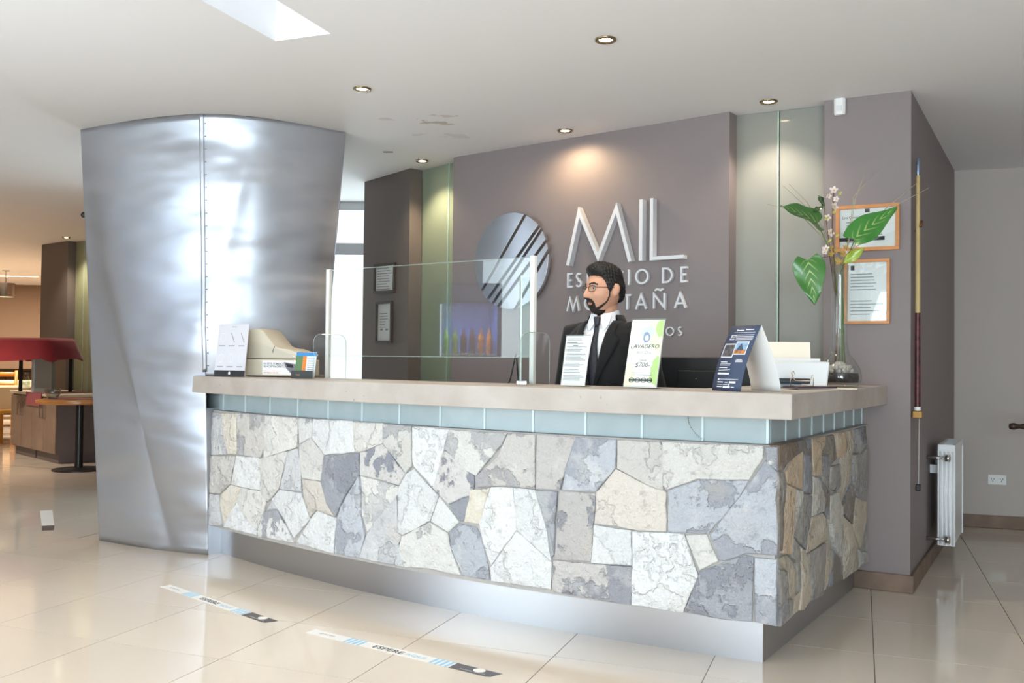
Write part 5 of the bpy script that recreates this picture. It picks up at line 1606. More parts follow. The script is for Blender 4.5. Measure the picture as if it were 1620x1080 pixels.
def leaf_material():
    m = mat('variegated_leaf', (70, 122, 52), 0.35, coat=0.3)
    nt = m.node_tree
    b = nt.nodes['Principled BSDF']
    uv = nt.nodes.new('ShaderNodeUVMap')
    sep = nt.nodes.new('ShaderNodeSeparateXYZ')
    nt.links.new(uv.outputs[0], sep.inputs[0])
    ab = nt.nodes.new('ShaderNodeMath')
    ab.operation = 'ABSOLUTE'
    nt.links.new(sep.outputs[0], ab.inputs[0])
    # feathered veins: stripes along v - |u|
    sb = nt.nodes.new('ShaderNodeMath')
    sb.operation = 'MULTIPLY_ADD'
    sb.inputs[1].default_value = -0.45
    nt.links.new(ab.outputs[0], sb.inputs[0])
    nt.links.new(sep.outputs[1], sb.inputs[2])
    sn_ = nt.nodes.new('ShaderNodeMath')
    sn_.operation = 'MULTIPLY'
    sn_.inputs[1].default_value = 34
    nt.links.new(sb.outputs[0], sn_.inputs[0])
    si = nt.nodes.new('ShaderNodeMath')
    si.operation = 'SINE'
    nt.links.new(sn_.outputs[0], si.inputs[0])
    r = nt.nodes.new('ShaderNodeMapRange')
    r.inputs[1].default_value, r.inputs[2].default_value = 0.55, 1.0
    nt.links.new(si.outputs[0], r.inputs[0])
    fade = nt.nodes.new('ShaderNodeMapRange')
    fade.inputs[1].default_value, fade.inputs[2].default_value = 0.0, 0.55
    fade.inputs[3].default_value, fade.inputs[4].default_value = 1.0, 0.0
    nt.links.new(ab.outputs[0], fade.inputs[0])
    mu = nt.nodes.new('ShaderNodeMath')
    mu.operation = 'MULTIPLY'
    nt.links.new(r.outputs[0], mu.inputs[0])
    nt.links.new(fade.outputs[0], mu.inputs[1])
    oi = nt.nodes.new('ShaderNodeObjectInfo')
    mx = nt.nodes.new('ShaderNodeMixRGB')
    nt.links.new(mu.outputs[0], mx.inputs[0])
    nt.links.new(oi.outputs['Color'], mx.inputs[1])
    mx.inputs[2].default_value = L4((176, 196, 118))
    nt.links.new(mx.outputs[0], b.inputs['Base Color'])
    return m
M['leafm'] = leaf_material()
def leaf_obj(base, tip, width, nrm, col, curl=0.12, heart=True, fold=0.25):
    ax = tip - base
    Ln = ax.length
    ax = ax.normalized()
    nrm = (Vector(nrm) - ax * Vector(nrm).dot(ax)).normalized()
    sx = ax.cross(nrm)
    prof_ = [(-0.14, 0.30), (-0.08, 0.36), (0.0, 0.44), (0.10, 0.50), (0.22, 0.5), (0.40, 0.44), (0.58, 0.34), (0.75, 0.22), (0.90, 0.10), (1.0, 0.005)] if heart else [(0, .03), (.15, .3), (.35, .48), (.55, .45), (.75, .3), (.9, .14), (1, .005)]
    rows_, uvs = [], []
    for v, hw in prof_:
        row, ur = [], []
        for u in (-1, -.75, -.5, -.25, 0, .25, .5, .75, 1):
            inner = 0.0
            vv = v
            if heart and v < 0.05:
                vv = v * abs(u) ** 0.7 if v < 0 else v      # notch at the stalk
            x = u * hw * width
            zc = abs(u) * hw * width * fold - curl * Ln * max(v, 0) ** 2 + 0.012 * sin(v * 9 + u * 2) * abs(u)
            row.append(base + ax * (vv * Ln) + sx * x + nrm * zc)
            ur.append((u, v))
        rows_.append(row)
        uvs.append(ur)
    mb = MB().grid(rows_)
    o = mb.build('leaf', M['leafm'], fa, smooth=True)
    me = o.data
    ul = me.uv_layers.new(name='UVMap')
    fl = [q for r_ in uvs for q in r_]
    for lp in me.loops:
        ul.data[lp.index].uv = fl[lp.vertex_index]
    o.color = L4(col)
    md = o.modifiers.new('s', 'SOLIDIFY')
    md.thickness = 0.001
    sd_ = o.modifiers.new('sub', 'SUBSURF')
    sd_.levels = sd_.render_levels = 1
    return o
mouth = vp(1326, 415)
leaf_obj(vp(1292, 352, -0.03), vp(1238, 320, -0.10), 0.165, (-0.25, -0.75, 0.75), (70, 118, 56), 0.10)
leaf_obj(vp(1278, 412, -0.06), vp(1289, 482, -0.10), 0.160, (-0.35, -0.9, 0.2), (64, 118, 50), 0.05, fold=0.15)
leaf_obj(vp(1352, 376, -0.05), vp(1419, 323, -0.06), 0.155, (-0.35, -0.85, 0.45), (62, 128, 52), 0.08, fold=0.2)
leaf_obj(vp(1334, 416, -0.05), vp(1368, 391, -0.08), 0.055, (0.2, -0.9, 0.3), (150, 172, 60), 0.0, heart=False)
leaf_obj(vp(1303, 325, 0.02), vp(1294, 308, 0.0), 0.035, (0, -0.9, 0.3), (52, 78, 48), 0.0, heart=False)
leaf_obj(vp(1302, 326, 0.0), vp(1286, 333, -0.02), 0.035, (0, -0.7, 0.6), (58, 84, 50), 0.0, heart=False)
M['stem'] = mat('brown_stem', (112, 84, 58), 0.6)
M['stemg'] = mat('green_stem', (96, 120, 66), 0.5)
def stem(pts_, r, m, name='stem'):
    return MB().tube(pts_, r, 6).build(name, m, fa, smooth=True)
b0 = Vector((0.01, 0.0, 0.03))
for (x0_, q, m, r) in ((-.012, [vp(1322, 470), vp(1316, 360), vp(1318, 302)], M['stem'], 0.0035), (.012, [vp(1332, 480), vp(1330, 430), vp(1352, 378, -.05)], M['stemg'], 0.003),
                       (.0, [vp(1327, 480), vp(1318, 410), vp(1294, 354, -.03)], M['stemg'], 0.003), (-.016, [vp(1323, 480), vp(1312, 405), vp(1279, 411, -.06)], M['stem'], 0.0025),
                       (.02, [vp(1334, 500), vp(1331, 430), vp(1336, 414, -.05)], M['stemg'], 0.003), (.0, [vp(1326, 480), vp(1312, 390), vp(1303, 325, .02)], M['stem'], 0.002)):
    stem([Vector((x0_ * 1.5, 0.004, 0.02)), Vector((x0_, 0, 0.14))] + q, r, m)
# dry twigs
tw = mat('dry_twig', (176, 166, 138), 0.7)
for q in ([vp(1310, 385, .02), vp(1262, 335, .0), vp(1213, 322, -.03)], [vp(1308, 380, .03), vp(1268, 320, .03), vp(1238, 293, .03)], [vp(1310, 375, .05), vp(1275, 318, .05), vp(1247, 290, .05)],
          [vp(1342, 385, .05), vp(1352, 315, .06), vp(1372, 262, .08)], [vp(1340, 390, .07), vp(1350, 310, .08), vp(1388, 268, .10)], [vp(1350, 390, .0), vp(1400, 330, -.02), vp(1452, 287, -.04)],
          [vp(1352, 392, -.02), vp(1415, 325, -.04), vp(1470, 296, -.08)]):
    stem([mouth + Vector((0, 0, -0.05))] + q, [0.0026, 0.0024, 0.002, 0.0012], tw, 'twig')
# orchid blossoms
pet = mat('pale_pink_petal', (232, 214, 208), 0.6)
ctr = mat('yellow_centre', (196, 170, 80), 0.6)
tan_ = mat('dry_tan_petal', (190, 156, 92), 0.7)
def blossom(c, r, m, n=5):
    mb = MB()
    tilt = Matrix.Rotation(random.uniform(-.6, .6), 4, 'X') @ Matrix.Rotation(random.uniform(-.6, .6), 4, 'Z')
    for k in range(n):
        a = 2 * pi * k / n + random.uniform(-.2, .2)
        d = Vector((cos(a), 0, sin(a)))
        s_ = Vector((-sin(a), 0, cos(a)))
        y = Vector((0, -1, 0))
        mb.add([Vector((0, 0, 0)), d * r * .5 + s_ * r * .38 + y * r * .12, d * r * .95 + s_ * r * .18 + y * r * .3, d * r * .95 - s_ * r * .18 + y * r * .3, d * r * .5 - s_ * r * .38 + y * r * .12], [(0, 4, 3, 2, 1)])
    mb.xf(Matrix.Translation(c) @ tilt)
    o = mb.build('blossom', m, fa)
    md = o.modifiers.new('s', 'SOLIDIFY')
    md.thickness = 0.0012
    MB().ball(c + Vector((0, -r * .2, 0)), r * .22, 8, 6).build('flower_centre', ctr, o)
for (px_, py_, r) in ((1318, 300, .022), (1310, 309, .015), (1322, 314, .016), (1319, 326, .024), (1309, 343, .018), (1313, 368, .022), (1306, 393, .020), (1304, 399, .015), (1342, 401, .020)):
    blossom(vp(px_, py_, random.uniform(-.03, .0)), r, pet)
for k in range(15):
    blossom(vp(1326 + random.uniform(-16, 22), 404 + random.uniform(-14, 12), random.uniform(-.04, .02)), random.uniform(.012, .018), tan_)
for (px_, py_) in ((1330, 304), (1321, 333), (1308, 344), (1326, 371), (1314, 379)):
    leaf_obj(vp(px_ - 5, py_ + 4, -.02), vp(px_ + 2, py_ - 2, -.03), 0.014, (0, -1, .2), (196, 186, 90), 0.0, heart=False)

# ================================================================== the man behind the desk
man = thing('person', 'man in black suit, white shirt and dark tie with glasses and goatee behind the desk', 'person', (0.470, 4.62, 0), radians(-34))
HEAD_YAW = radians(-27)
HC = Vector((0, -0.015, 1.568))
def smooth(a, b, x):
    t_ = min(max((x - a) / (b - a), 0), 1)
    return t_ * t_ * (3 - 2 * t_)
def gs(x, s):
    return math.exp(-(x / s) ** 2)
def head_point(d, lift=0.0):
    x, y, z = d
    fr = smooth(0.1, -0.5, y)                       # 1 on the face side
    px_, py_, pz_ = 0.0775 * x, 0.0985 * y, 0.122 * z
    # temples and flat cheeks
    px_ *= 1 - 0.05 * smooth(0.2, 0.6, z) * fr
    lo_ = max(-z, 0)
    px_ *= 1 - 0.30 * smooth(0.25, 1.0, lo_)
    if y > 0:
        py_ *= 1 - 0.30 * smooth(0.15, 0.8, lo_)     # nape
    else:
        py_ *= 1 - 0.03 * smooth(0.3, 0.9, lo_)
    py_ -= 0.020 * smooth(0.45, 0.95, lo_) * smooth(0.6, -0.2, y)   # jaw and chin forward
    f = smooth(-0.35, -0.8, y)
    # nose
    pr_ = 0
    if z > -0.30:
        pr_ = smooth(0.22, -0.28, z) * 0.031
    else:
        pr_ = 0.031 * smooth(-0.42, -0.30, z)
    wn = 0.10 + 0.09 * smooth(0.1, -0.28, z)
    py_ -= pr_ * gs(x, wn) * f
    # brow, sockets, cheekbones
    py_ -= 0.006 * gs(z - 0.20, 0.09) * gs(abs(x) - 0.33, 0.3) * f
    py_ += 0.012 * gs(z - 0.05, 0.12) * gs(abs(x) - 0.38, 0.17) * f
    py_ -= 0.005 * gs(z + 0.18, 0.16) * gs(abs(x) - 0.52, 0.2) * f
    # mouth
    py_ -= 0.008 * gs(z + 0.55, 0.14) * gs(x, 0.32) * f
    py_ -= 0.004 * gs(z + 0.50, 0.035) * gs(x, 0.22) * f
    py_ -= 0.004 * gs(z + 0.60, 0.040) * gs(x, 0.20) * f
    py_ += 0.004 * gs(z + 0.55, 0.02) * gs(x, 0.24) * f
    py_ -= 0.006 * gs(z + 0.86, 0.14) * gs(x, 0.3) * f
    p = Vector((px_, py_, pz_))
    if lift:
        p += Vector((x / 0.0775, y / 0.0985, z / 0.122)).normalized() * lift
    return p
HR = Matrix.Translation(HC) @ Matrix.Rotation(HEAD_YAW, 4, 'Z')
def ico(sub):
    bm = bmesh.new()
    bmesh.ops.create_icosphere(bm, subdivisions=sub, radius=1.0)
    vs_ = [v.co.copy() for v in bm.verts]
    fs_ = [tuple(v.index for v in f.verts) for f in bm.faces]
    bm.free()
    return vs_, fs_
ICO_V, ICO_F = ico(6)
M['skin'] = mat('skin', (200, 150, 124), 0.5, vary=(14, 0.03))
M['hair'] = mat('black_hair', (20, 18, 18), 0.5, bump=(120, 0.6, 0.01))
M['beard'] = mat('black_beard', (36, 28, 26), 0.7, bump=(200, 0.6, 0.006))
M['suit'] = mat('black_suit_cloth', (16, 16, 18), 0.85, sheen=0.06, bump=(25, 0.15, 0.01))
M['shirt'] = mat('white_shirt_cotton', (236, 238, 242), 0.8)
M['tie'] = mat('dark_grey_tie', (48, 50, 58), 0.6, vary=(90, 0.3))

def ellring(z, a, b, cy=0.0, n=28, p_=2.3, cx=0.0):
    r_ = []
    for k in range(n):
        t_ = 2 * pi * k / n
        c_, s_ = cos(t_), sin(t_)
        r_.append((cx + a * (abs(c_) ** (2 / p_)) * (1 if c_ >= 0 else -1), cy + b * (abs(s_) ** (2 / p_)) * (1 if s_ >= 0 else -1), z))
    return r_
TORSO = [(0.80, .185, .130, .0), (0.95, .178, .125, .0), (1.08, .180, .125, .0), (1.20, .192, .128, .0), (1.29, .198, .124, .005), (1.35, .185, .112, .01), (1.385, .150, .095, .015), (1.41, .105, .082, .018), (1.435, .072, .072, .018)]
def torso(k, dz=0.0, top=99, extra=0.0):
    return [ellring(z + dz, a * k + extra, b * k + extra, cy) for z, a, b, cy in TORSO if z <= top]
def tube_r(pts_, rads, seg=14):
    return MB().tube(pts_, rads, seg)
def remeshed(parts, name, voxel, material, parent, smooth_it=2):
    mb = MB()
    for q in parts:
        mb.add(q.v, q.f)
    me = mb.mesh(name)
    o = bpy.data.objects.new(name, me)
    COL.objects.link(o)
    r_ = o.modifiers.new('r', 'REMESH')
    r_.mode = 'VOXEL'
    r_.voxel_size = voxel
    if smooth_it:
        s_ = o.modifiers.new('s', 'SMOOTH')
        s_.factor, s_.iterations = 0.5, smooth_it
    dg = bpy.context.evaluated_depsgraph_get()
    me2 = bpy.data.meshes.new_from_object(o.evaluated_get(dg))
    bpy.data.objects.remove(o)
    me2.name = name
    me2.materials.clear()
    me2.materials.append(material)
    o2 = bpy.data.objects.new(name, me2)
    COL.objects.link(o2)
    o2.parent = parent
    for p_ in me2.polygons:
        p_.use_smooth = True
    return o2

# body: head, ears, neck, trunk, arms with hands and legs as one surface
hv = [HR @ head_point(v) for v in ICO_V]
parts = [MB().add(hv, ICO_F)]
for sx in (-1, 1):
    e_ = MB().ball((0, 0, 0), (0.010, 0.021, 0.033), 14, 10)
    e_.xf(HR @ Matrix.Translation((sx * 0.079, 0.016, 0.0)) @ Matrix.Rotation(sx * radians(-24), 4, 'Z') @ Matrix.Rotation(radians(-10), 4, 'X'))
    parts.append(e_)
parts.append(tube_r([(0, 0.022, 1.36), (0, 0.014, 1.44), (0, 0.006, 1.52)], [0.066, 0.058, 0.056], 20))
parts.append(MB().loft(torso(0.86, top=1.36)))
ARM = {}
for sx in (-1, 1):
    sh, el_, wr = Vector((sx * 0.182, 0.012, 1.345)), Vector((sx * 0.262, 0.045, 1.07)), Vector((sx * 0.235, -0.10, 0.87))
    ARM[sx] = (sh, el_, wr)
    parts.append(tube_r([sh, sh.lerp(el_, .5), el_, el_.lerp(wr, .4), wr], [.058, .048, .040, .038, .027]))
    hd = (wr - el_).normalized()
    pc = wr + hd * 0.05
    parts.append(MB().ball((0, 0, 0), (0.040, 0.050, 0.018), 12, 8).xf(Matrix.Translation(pc)))
    for k in range(4):
        b_ = pc + Vector((-sx * 0.030 + sx * 0.020 * k, -0.035, -0.004))
        ln_ = (0.062, 0.072, 0.068, 0.054)[k]
        parts.append(MB().tube([b_, b_ + Vector((0, -ln_ * .45, -0.008)), b_ + Vector((0, -ln_ * .8, -0.026)), b_ + Vector((0, -ln_, -0.048))], [.009, .0088, .008, .007], 8))
    tb = pc + Vector((-sx * 0.036, 0.01, 0))
    parts.append(MB().tube([tb, tb + Vector((-sx * 0.022, -0.025, -0.006)), tb + Vector((-sx * 0.028, -0.055, -0.014))], [.011, .010, .008], 8))
    parts.append(tube_r([(sx * 0.09, 0, 0.86), (sx * 0.10, -0.005, 0.47), (sx * 0.10, 0.01, 0.09)], [.085, .058, .042]))
    parts.append(MB().ball((sx * 0.10, -0.05, 0.045), (0.042, 0.11, 0.04), 12, 8))
body = remeshed(parts, 'body', 0.0042, M['skin'], man, 1)

# hair: a shell over the skull
HL = [(-1.0, .60), (-.80, .57), (-.64, .54), (-.52, .48), (-.42, .34), (-.34, .12), (-.26, -.06), (-.12, -.10), (-.05, .04), (.12, .22), (.27, .16), (.40, -.20), (.60, -.50), (1.01, -.56)]
def hl(y):
    for (a, za), (b, zb) in zip(HL, HL[1:]):
        if y <= b:
            return za + (zb - za) * (y - a) / (b - a)
    return HL[-1][1]
def shell(name, mask, lift, material, inner=-0.004):
    keep = [f for f in ICO_F if all(mask(ICO_V[i]) > 0.0 for i in f)]
    used = sorted({i for f in keep for i in f})
    idx = {v: k for k, v in enumerate(used)}
    n_ = len(used)
    vs_ = [HR @ head_point(ICO_V[i], lift(ICO_V[i], min(mask(ICO_V[i]), 1.0))) for i in used]
    vin = [HR @ head_point(ICO_V[i], inner) for i in used]
    fs_ = [tuple(idx[i] for i in f) for f in keep]
    cnt = {}
    for f in fs_:
        for a, b in zip(f, f[1:] + f[:1]):
            cnt[(a, b)] = 1
    rim = [(a, b) for (a, b) in cnt if (b, a) not in cnt]
    fs_ += [(b, a, a + n_, b + n_) for a, b in rim]
    o = MB().add(vs_ + vin, fs_).build(name, material, man, smooth=True)
    return o
def hair_mask(d):
    return (d.z - hl(d.y)) / 0.16
def hair_lift(d, m):
    q = smooth(0, 1, m)
    top_ = smooth(0.35, 0.8, d.z)
    r_ = 0.0035 * sin(40 * d.x + 17 * d.y) * sin(31 * d.z + 23 * d.y)
    return 0.002 + q * (0.006 + 0.013 * top_ + 0.005 * smooth(0.2, 0.9, d.y) + 0.014 * smooth(0.1, -0.55, d.y) * top_ + r_)
shell('hair', hair_mask, hair_lift, M['hair'])
# goatee and chin-strap beard, brows
JAW = [(-0.20, -0.05), (-0.20, -0.25), (-0.27, -0.48), (-0.42, -0.70), (-0.55, -0.86)]
def beard_mask(d):
    x, y, z = d
    if y > 0.12:
        return -1
    gt = -1.0
    if y < -0.15:
        # ring around the mouth
        e_ = sqrt((x / 0.40) ** 2 + ((z + 0.62) / 0.30) ** 2)
        gt = (1.05 - e_) / 0.2
        lipz = sqrt((x / 0.24) ** 2 + ((z + 0.555) / 0.062) ** 2)
        if lipz < 1:
            gt = -1
        cheek = sqrt(((abs(x) - 0.26) / 0.09) ** 2 + ((z + 0.72) / 0.10) ** 2)
    dm = 9.0
    for (y0, z0), (y1, z1) in zip(JAW, JAW[1:]):
        f = min(max(((y - y0) * (y1 - y0) + (z - z0) * (z1 - z0)) / ((y1 - y0) ** 2 + (z1 - z0) ** 2), 0), 1)
        dm = min(dm, sqrt((y - y0 - f * (y1 - y0)) ** 2 + (z - z0 - f * (z1 - z0)) ** 2))
    jl = (0.052 + 0.06 * smooth(-0.45, -0.8, z) - dm) / 0.05
    under = (-0.80 - z) / 0.1 if (y < 0.0) else -1
    return max(gt, jl, under)
shell('beard', beard_mask, lambda d, m: 0.0015 + 0.004 * smooth(0, 1, m), M['beard'])
def brow_mask(d):
    x, y, z = d
    if y > -0.4 or abs(x) < 0.14 or abs(x) > 0.66:
        return -1
    zc = 0.215 + 0.05 * smooth(0.14, 0.42, abs(x)) - 0.06 * smooth(0.42, 0.66, abs(x))
    return (0.048 - abs(z - zc)) / 0.02
shell('eyebrows', brow_mask, lambda d, m: 0.001 + 0.003 * smooth(0, 1, m), M['hair'], -0.002)
def lip_mask(d):
    x, y, z = d
    if y > -0.5:
        return -1
    return (1 - sqrt((x / 0.24) ** 2 + ((z + 0.555) / 0.060) ** 2)) / 0.3
shell('lips', lip_mask, lambda d, m: 0.0012, mat('lip_skin', (168, 112, 96), 0.5), -0.001)
# eyes
for sx in (-1, 1):
    c_ = HR @ Vector((sx * 0.0300, -0.0735, 0.007))
    ey = MB().ball(c_, (0.0125, 0.0125, 0.0100), 14, 10).build('eye', mat('eye_white', (226, 220, 214), 0.2), man, smooth=True)
    gz = HR.to_3x3() @ Vector((0.1, -1, 0)).normalized()
    MB().ball(c_ + gz * 0.0105, 0.0052, 10, 8).build('iris', mat('dark_iris', (38, 26, 20), 0.15), ey, smooth=True)
# glasses
gm = mat('glasses_dark_metal', (46, 36, 32), 0.3, 0.5)
gls = thing('glasses', 'x', 'x')
del gls['label'], gls['category']
gls.parent = man
gls.matrix_local = HR
for sx in (-1, 1):
    ring_ = [(sx * 0.033 + 0.0235 * (abs(cos(a)) ** .6) * (1 if cos(a) >= 0 else -1), -0.1030 + 0.010 * abs(sx * 0.033 + 0.0235 * cos(a)) / 0.055, 0.004 + 0.0145 * (abs(sin(a)) ** .7) * (1 if sin(a) >= 0 else -1)) for a in [2 * pi * k / 20 for k in range(21)]]
    MB().tube(ring_, 0.0012, 6).build('rim', gm, gls)
    MB().tube(ring_[1:10], 0.0018, 6).build('brow_bar', gm, gls)
    MB().tube([(sx * 0.056, -0.093, 0.010), (sx * 0.074, -0.070, 0.010), (sx * 0.0815, 0.010, 0.012), (sx * 0.082, 0.030, -0.004)], 0.0017, 6).build('temple_arm', gm, gls)
    MB().add([(p_[0], p_[1], p_[2]) for p_ in ring_[:-1]], [tuple(range(20))]).build('lens', clear_glass('spectacle_lens', (248, 250, 252), 0.0, 0.7), gls)
MB().tube([(-0.0095, -0.1015, 0.008), (0, -0.1035, 0.011), (0.0095, -0.1015, 0.008)], 0.0013, 6).build('bridge', gm, gls)

# shirt (under the jacket), collar, tie
shirt = MB().loft(torso(0.93, top=1.42)).build('shirt', M['shirt'], man, smooth=True)
def front_y(x, z, grow=0.0):
    """front surface of the jacket's trunk"""
    for (z0, a0, b0, c0), (z1, a1, b1, c1) in zip(TORSO, TORSO[1:]):
        if z0 <= z <= z1:
            f = (z - z0) / (z1 - z0)
            a, b, c_ = a0 + (a1 - a0) * f, b0 + (b1 - b0) * f, c0 + (c1 - c0) * f
            q = max(1 - (abs(x) / (a + grow)) ** 2.3, 0.0) ** (1 / 2.3)
            return c_ - (b + grow) * q
    return -0.06
co = [(0.066, 1.405), (0.064, 1.43), (0.060, 1.462), (0.063, 1.463), (0.0705, 1.43), (0.076, 1.40)]
NCY = 0.014
rings_ = []
for k in range(25):
    a = radians(-90 + 16) + (2 * pi - radians(32)) * k / 24
    rings_.append([(r_ * cos(a), NCY + r_ * sin(a) * 1.02 - 0.006 * (1 - sin(a)), z - 0.020 * smooth(0.2, -1, sin(a)) + 0.008) for r_, z in co])
mb = MB()
for i in range(24):
    for j in range(len(co) - 1):
        mb.add([rings_[i][j], rings_[i][j + 1], rings_[i + 1][j + 1], rings_[i + 1][j]], [(0, 1, 2, 3)])
collar = mb.build('collar', M['shirt'], shirt, smooth=True)
for sx in (-1, 1):
    w_ = [(sx * 0.010, -0.066, 1.442), (sx * 0.058, -0.040, 1.452), (sx * 0.060, -0.075, 1.395), (sx * 0.040, -0.092, 1.362), (sx * 0.016, -0.078, 1.405)]
    o = MB().add(w_, [(0, 1, 2, 3, 4)] if sx > 0 else [(4, 3, 2, 1, 0)]).build('collar_wing', M['shirt'], shirt)
    md = o.modifiers.new('s', 'SOLIDIFY')
    md.thickness = 0.003
tie = MB()
tie.loft([[(x, y - 0.002, z) for x, y in ((-w2, -0.078 - 0.006), (-w2 * .6, -0.092 - 0.004), (w2 * .6, -0.092 - 0.004), (w2, -0.078 - 0.006))] for z, w2 in ((1.385, 0.012), (1.395, 0.015), (1.425, 0.020), (1.434, 0.018))])
rows_ = []
for i in range(14):
    z = 1.39 - i * 0.03
    hw = 0.012 + 0.028 * smooth(0, 12, i)
    rows_.append([(x, min(front_y(x, z) + 0.004, -0.088) - 0.004 * (1 - (x / hw) ** 2), z) for x in (-hw, 0, hw)])
tie.grid(rows_)
tieo = tie.build('tie', M['tie'], man, smooth=True)
md = tieo.modifiers.new('s', 'SOLIDIFY')
md.thickness = 0.003

# jacket with sleeves and an open V
parts = [MB().loft([ellring(z, a * 1.0 + 0.012, b + 0.012, cy) for z, a, b, cy in TORSO if z <= 1.42])]
for sx in (-1, 1):
    sh, el_, wr = ARM[sx]
    parts.append(tube_r([sh + Vector((-sx * 0.05, 0, 0.0)), sh, sh.lerp(el_, .25), sh.lerp(el_, .6), el_, el_.lerp(wr, .45), wr - (wr - el_).normalized() * 0.02], [.070, .074, .068, .060, .055, .050, .042], 16))
jk = remeshed(parts, 'jacket', 0.007, M['suit'], man, 4)
bm = bmesh.new()
bm.from_mesh(jk.data)
kill = []
for f in bm.faces:
    c_ = f.calc_center_median()
    if c_.z > 1.06 and c_.y < 0.0 and abs(c_.x) < 0.012 + 0.066 * (c_.z - 1.06) / 0.34:
        kill.append(f)
    elif c_.z > 1.395 and sqrt(c_.x ** 2 + (c_.y - NCY) ** 2) < 0.083:
        kill.append(f)
bmesh.ops.delete(bm, geom=kill, context='FACES')
bm.to_mesh(jk.data)
bm.free()
md = jk.modifiers.new('s', 'SOLIDIFY')
md.thickness, md.offset = 0.005, -1
# lapels and collar of the jacket
for sx in (-1, 1):
    rows_ = []
    for i in range(17):
        f = i / 16
        z = 1.07 + f * 0.345
        xi = 0.010 + 0.068 * f
        wid = 0.012 + 0.062 * smooth(0, 0.72, f) * (1 - 0.55 * smooth(0.74, 0.80, f)) * (1 - 0.3 * smooth(0.85, 1.0, f))
        rows_.append([(sx * (xi + wid * k / 4), front_y(xi + wid * k / 4, min(z, 1.43), 0.012) - 0.012 + 0.006 * (k / 4), z) for k in range(5)])
    if sx < 0:
        rows_ = [r_[::-1] for r_ in rows_]
    o = MB().grid(rows_).build('lapel', M['suit'], jk, smooth=True)
    md = o.modifiers.new('s', 'SOLIDIFY')
    md.thickness = 0.004
rows_ = []
for k in range(19):
    a = radians(-30) + radians(240) * k / 18
    rows_.append([(r_ * cos(a) * 1.05, NCY + r_ * sin(a), z) for r_, z in ((0.079, 1.400), (0.076, 1.442), (0.083, 1.445), (0.100, 1.408))])
MB().grid(rows_).build('jacket_collar', M['suit'], jk, smooth=True)
# trousers and shoes
mb = MB().loft([ellring(z, a, b, 0) for z, a, b in ((0.80, .180, .125), (0.90, .172, .118))])
for sx in (-1, 1):
    mb.add(*(lambda q: (q.v, q.f))(tube_r([(sx * 0.09, 0, 0.84), (sx * 0.10, -0.005, 0.47), (sx * 0.10, 0.01, 0.07)], [.098, .076, .062])))
mb.build('trousers', M['suit'], man, smooth=True)
for sx in (-1, 1):
    MB().ball((sx * 0.10, -0.05, 0.052), (0.050, 0.125, 0.050), 14, 10).build('shoe', M['black'], man, smooth=True)

# ================================================================== floor stickers
def on_floor(name, label, A, B, wdt, cat='floor sticker', group=None):
    """strip lying from A to B; local x along it, drawn in local XY"""
    A, B = Vector(A), Vector(B)
    e = (B - A).normalized()
    return thing(name, label, cat, (A.x, A.y, 0.0), atan2(e.y, e.x), group), (B - A).length
FLAT = Matrix.Rotation(-pi / 2, 4, 'X')          # XZ drawing -> lying on the floor, read from -Y
M['sticker'] = mat('sticker_vinyl', (236, 234, 230), 0.35)
M['stickdark'] = mat('sticker_charcoal', (84, 80, 80), 0.35)
M['skyblue'] = mat('sticker_sky_blue', (150, 202, 232), 0.4)
def strip(label, A, B, wdt):
    t, ln = on_floor('floor_sticker', label, A, B, wdt, group='waiting line floor stickers')
    h = wdt / 2
    def q(x0, x1, m, z, nm, y0=-h, y1=h, skew=0.0):
        return MB().prism([(x0, y0), (x1, y0), (x1 + skew, y1), (x0 + skew, y1)], z, z + 0.0003).build(nm, m, t)
    q(0, ln * .785, M['sticker'], 0.0002, 'white_band')
    MB().prism([(ln * .785, -h), (ln * .965, -h), (ln * .98, -h * .8), (ln, h), (ln * .785, h)], 0.0002, 0.0005).build('charcoal_end', M['stickdark'], t)
    for g0 in (0.222, 0.685):
        for k in range(4):
            q(ln * g0 + k * 0.026, ln * g0 + k * 0.026 + 0.014, M['skyblue'], 0.0006, 'blue_stripe')
    for s_, hgt, x0, x1, yc, m in (('ESPERE', wdt * .5, .374, .533, 0, M['ink']), ('AQUÍ', wdt * .5, .545, .65, 0, M['skyblue']), ('gracias', wdt * .26, .06, .15, 0, M['greyink']), ('mantenga distancia', wdt * .14, .83, .95, -h * .45, M['sticker'])):
        o = text(t, s_, 1.0, 0, 0, 0, m, bold=0.012)
        xs = [v.co.x for v in o.data.vertices]
        zs = [v.co.z for v in o.data.vertices]
        sx, sz = ln * (x1 - x0) / (max(xs) - min(xs)), hgt / (max(zs) - min(zs))
        o.data.transform(Matrix.Translation((ln * x0, yc - hgt / 2, 0.0010)) @ FLAT @ Matrix.Diagonal((sx, 1, sz, 1)) @ Matrix.Translation((-min(xs), 0, -min(zs))))
    MB().prism([(ln * .905 + 0.026 * cos(2 * pi * k / 20), h * .35 + 0.022 * sin(2 * pi * k / 20)) for k in range(20)], 0.0006, 0.0009).build('mark', M['sticker'], t)
    return t
strip('waiting line floor sticker nearest the steel column', (-1.825, 4.880), (-1.085, 4.228), 0.062)
strip('waiting line floor sticker nearest the camera', (-0.885, 4.105), (-0.040, 3.548), 0.064)
t = thing('floor_notice', 'small white floor notice with a dark lower band near the dining room', 'floor sticker', (-3.197, 6.365, 0), atan2(0.027, 0.073))
MB().prism([(-0.062, 0.20), (0.018, 0.20), (-0.072, 0.91), (-0.160, 0.91)], 0.0002, 0.0005).build('white_sheet', M['sticker'], t)
MB().prism([(-0.038, 0.0), (0.038, 0.0), (0.018, 0.198), (-0.062, 0.198)], 0.0002, 0.0005).build('dark_band', M['stickdark'], t)

